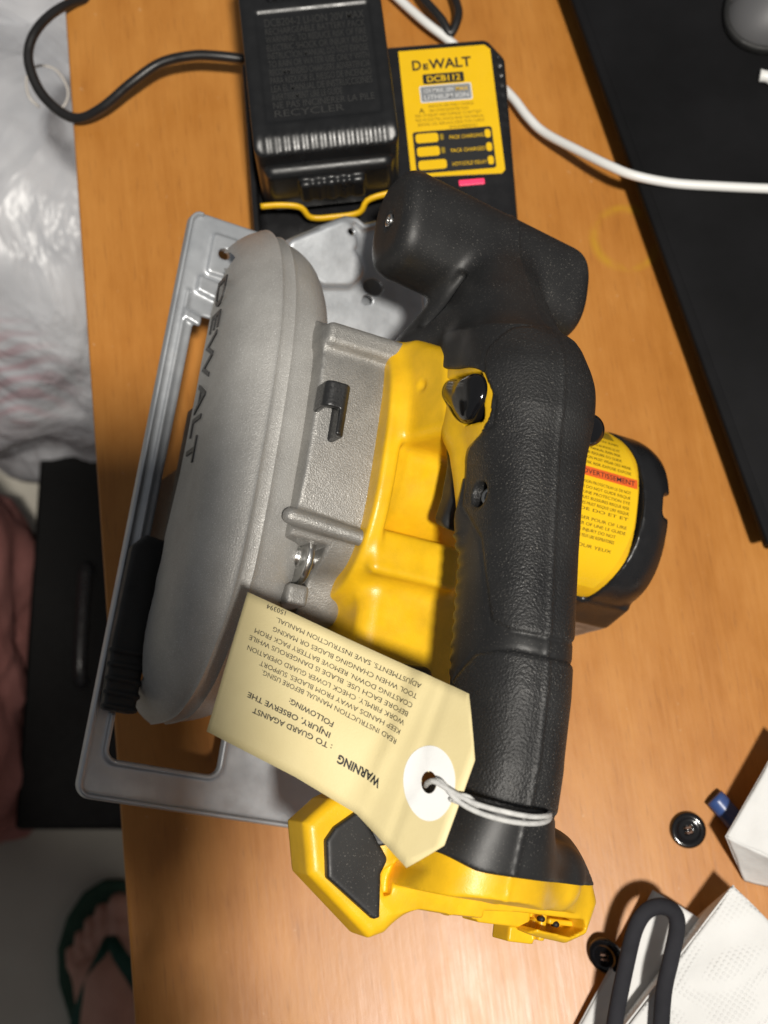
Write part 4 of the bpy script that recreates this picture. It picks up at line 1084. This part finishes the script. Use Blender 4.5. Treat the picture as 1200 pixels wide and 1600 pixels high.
def head_fn(X, Y, Z):
    H = rel(-105, -385, 800)
    d = (np.sqrt(((X-H[0])/78)**2+((Y-H[1])/95)**2+((Z-H[2])/112)**2)-1)*78
    d = smin(d, caps(X, Y, Z, H+np.array([0, 45, -62]), H+np.array([0, 20, -40]), 42, 55), 25)
    d = smin(d, caps(X, Y, Z, H+np.array([0, 92, 5]), H+np.array([0, 108, -28]), 9, 13), 8)
    for sd in (-1, 1):
        d = smin(d, caps(X, Y, Z, H+np.array([sd*78, 0, 8]), H+np.array([sd*74, 2, -28]), 11, 8), 4)
        d = smax(d, -(np.sqrt((X-H[0]-sd*32)**2+(Y-H[1]-100)**2+(Z-H[2]-8)**2)-16), 8)
    return smin(d, chain(X, Y, Z, [NEK+np.array([0, -10, -60]), H+np.array([0, -20, -60])], [58, 56]), 25)
def person_fn(X, Y, Z):
    xf, yf = toF(X, Y)
    ft = np.where(Z < 260, foot_fn(xf, yf, Z), 400.0)
    d = np.minimum(ft, 400)
    d = smin(d, legs_fn(X, Y, Z), 12)
    d = smin(d, torso_fn(X, Y, Z), 30)
    for S, E_, W_, sd in ((LSH, LEL, LWR, -1), (RSH, REL, RWR, 1)):
        d = smin(d, smin(arm_fn(X, Y, Z, S, E_, W_), hand_fn(X, Y, Z, W_, sd), 10), 20)
    return smin(d, head_fn(X, Y, Z), 20)
V, Q = surf(person_fn, rel(-440, -660, -745), rel(200, -150, 935), 4.0)
mesh_obj('body', V, Q, msk.m, pe)
mshirt = cloth('dark_shirt', (0.020, 0.022, 0.03), (0.035, 0.038, 0.05), 20, 0.9, 900, 0.4)
mshort = cloth('grey_shorts', (0.05, 0.05, 0.055), (0.08, 0.08, 0.085), 20, 0.9, 900, 0.4)
def shirt_fn(X, Y, Z):
    d = torso_fn(X, Y, Z)
    for S, E_, W_ in ((LSH, LEL, LWR), (RSH, REL, RWR)):
        d = smin(d, caps(X, Y, Z, S, S*0.4+E_*0.6, 50, 44), 20)
    d = d-9
    return np.maximum(d, rel(0, 0, 110)[2]-Z)
V, Q = surf(shirt_fn, rel(-450, -660, 90), rel(160, -280, 720), 6.0); mesh_obj('shirt', V, Q, mshirt, pe)
V, Q = surf(lambda X, Y, Z: np.maximum(np.maximum(smin(legs_fn(X, Y, Z), torso_fn(X, Y, Z), 25)-8, rel(0, 0, -230)[2]-Z), Z-rel(0, 0, 190)[2]), rel(-420, -660, -250), rel(60, -380, 210), 6.0); mesh_obj('shorts', V, Q, mshort, pe)
mhair = cloth('dark_hair', (0.010, 0.008, 0.007), (0.02, 0.016, 0.013), 80, 0.7, 600, 0.8)
H_ = rel(-105, -385, 800)
V, Q = surf(lambda X, Y, Z: np.maximum(head_fn(X, Y, Z)-9, np.maximum(H_[2]+20-Z+0.9*(Y-H_[1]), H_[2]-50-Z)), H_-130, H_+140, 5.0); mesh_obj('hair', V, Q, mhair, pe)
ff = empty('flip_flop', 'green flip-flop sandal under the bare foot', 'sandal', fo); ff.rotation_euler = (0, 0, FY)
mgr = cloth('green_foam', (0.022, 0.055, 0.036), (0.035, 0.080, 0.052), 60, 0.8, 900, 0.4)
mst = cloth('green_strap', (0.006, 0.040, 0.028), (0.012, 0.060, 0.040), 60, 0.6, 900, 0.3)
sole = [(24, 76), (6, 80), (-16, 72), (-36, 52), (-50, 24), (-54, -10), (-46, -60), (-36, -120), (-36, -170), (-24, -200), (4, -208), (30, -196), (40, -160), (42, -100), (46, -40), (50, 10), (46, 46), (38, 66)]
sdf_obj('sole', lambda X, Y, Z: extr(poly(X, Y, sole)-3, Z, 0, 19, 4), (-64, -220, -2), (62, 92, 24), 2.2, mgr, ff)
def spine(pts): return cat_rom(pts, 8)
for side in (0, 1):
    pth = spine([(10, 30, 20), (9, 24, 44), (2, 8, 56), (-16, -22, 58), (-38, -60, 46), (-46, -80, 22)] if side == 0 else [(10, 30, 20), (11, 24, 46), (20, 6, 62), (34, -24, 62), (46, -60, 46), (46, -84, 22)])
    tube('strap', pth, np.interp(np.linspace(0, 1, len(pth)), [0, 0.2, 0.6, 1], [4, 6, 10, 9]), mst, ff, 12, 0.35)

# ------------------------------------------------------------------ the phone the picture is taken with, just behind the lens
ph = empty('smartphone', 'dark smartphone held above the saw to take the picture', 'phone', CAM)
ph.rotation_euler = (TH, 0, 0)
bevel(prism('phone_body', [(-55, -150, 4), (20, -150, 4), (20, 16, 4), (-55, 16, 4)], [(-55, -150, 12), (20, -150, 12), (20, 16, 12), (-55, 16, 12)], M['black'], ph), 3)
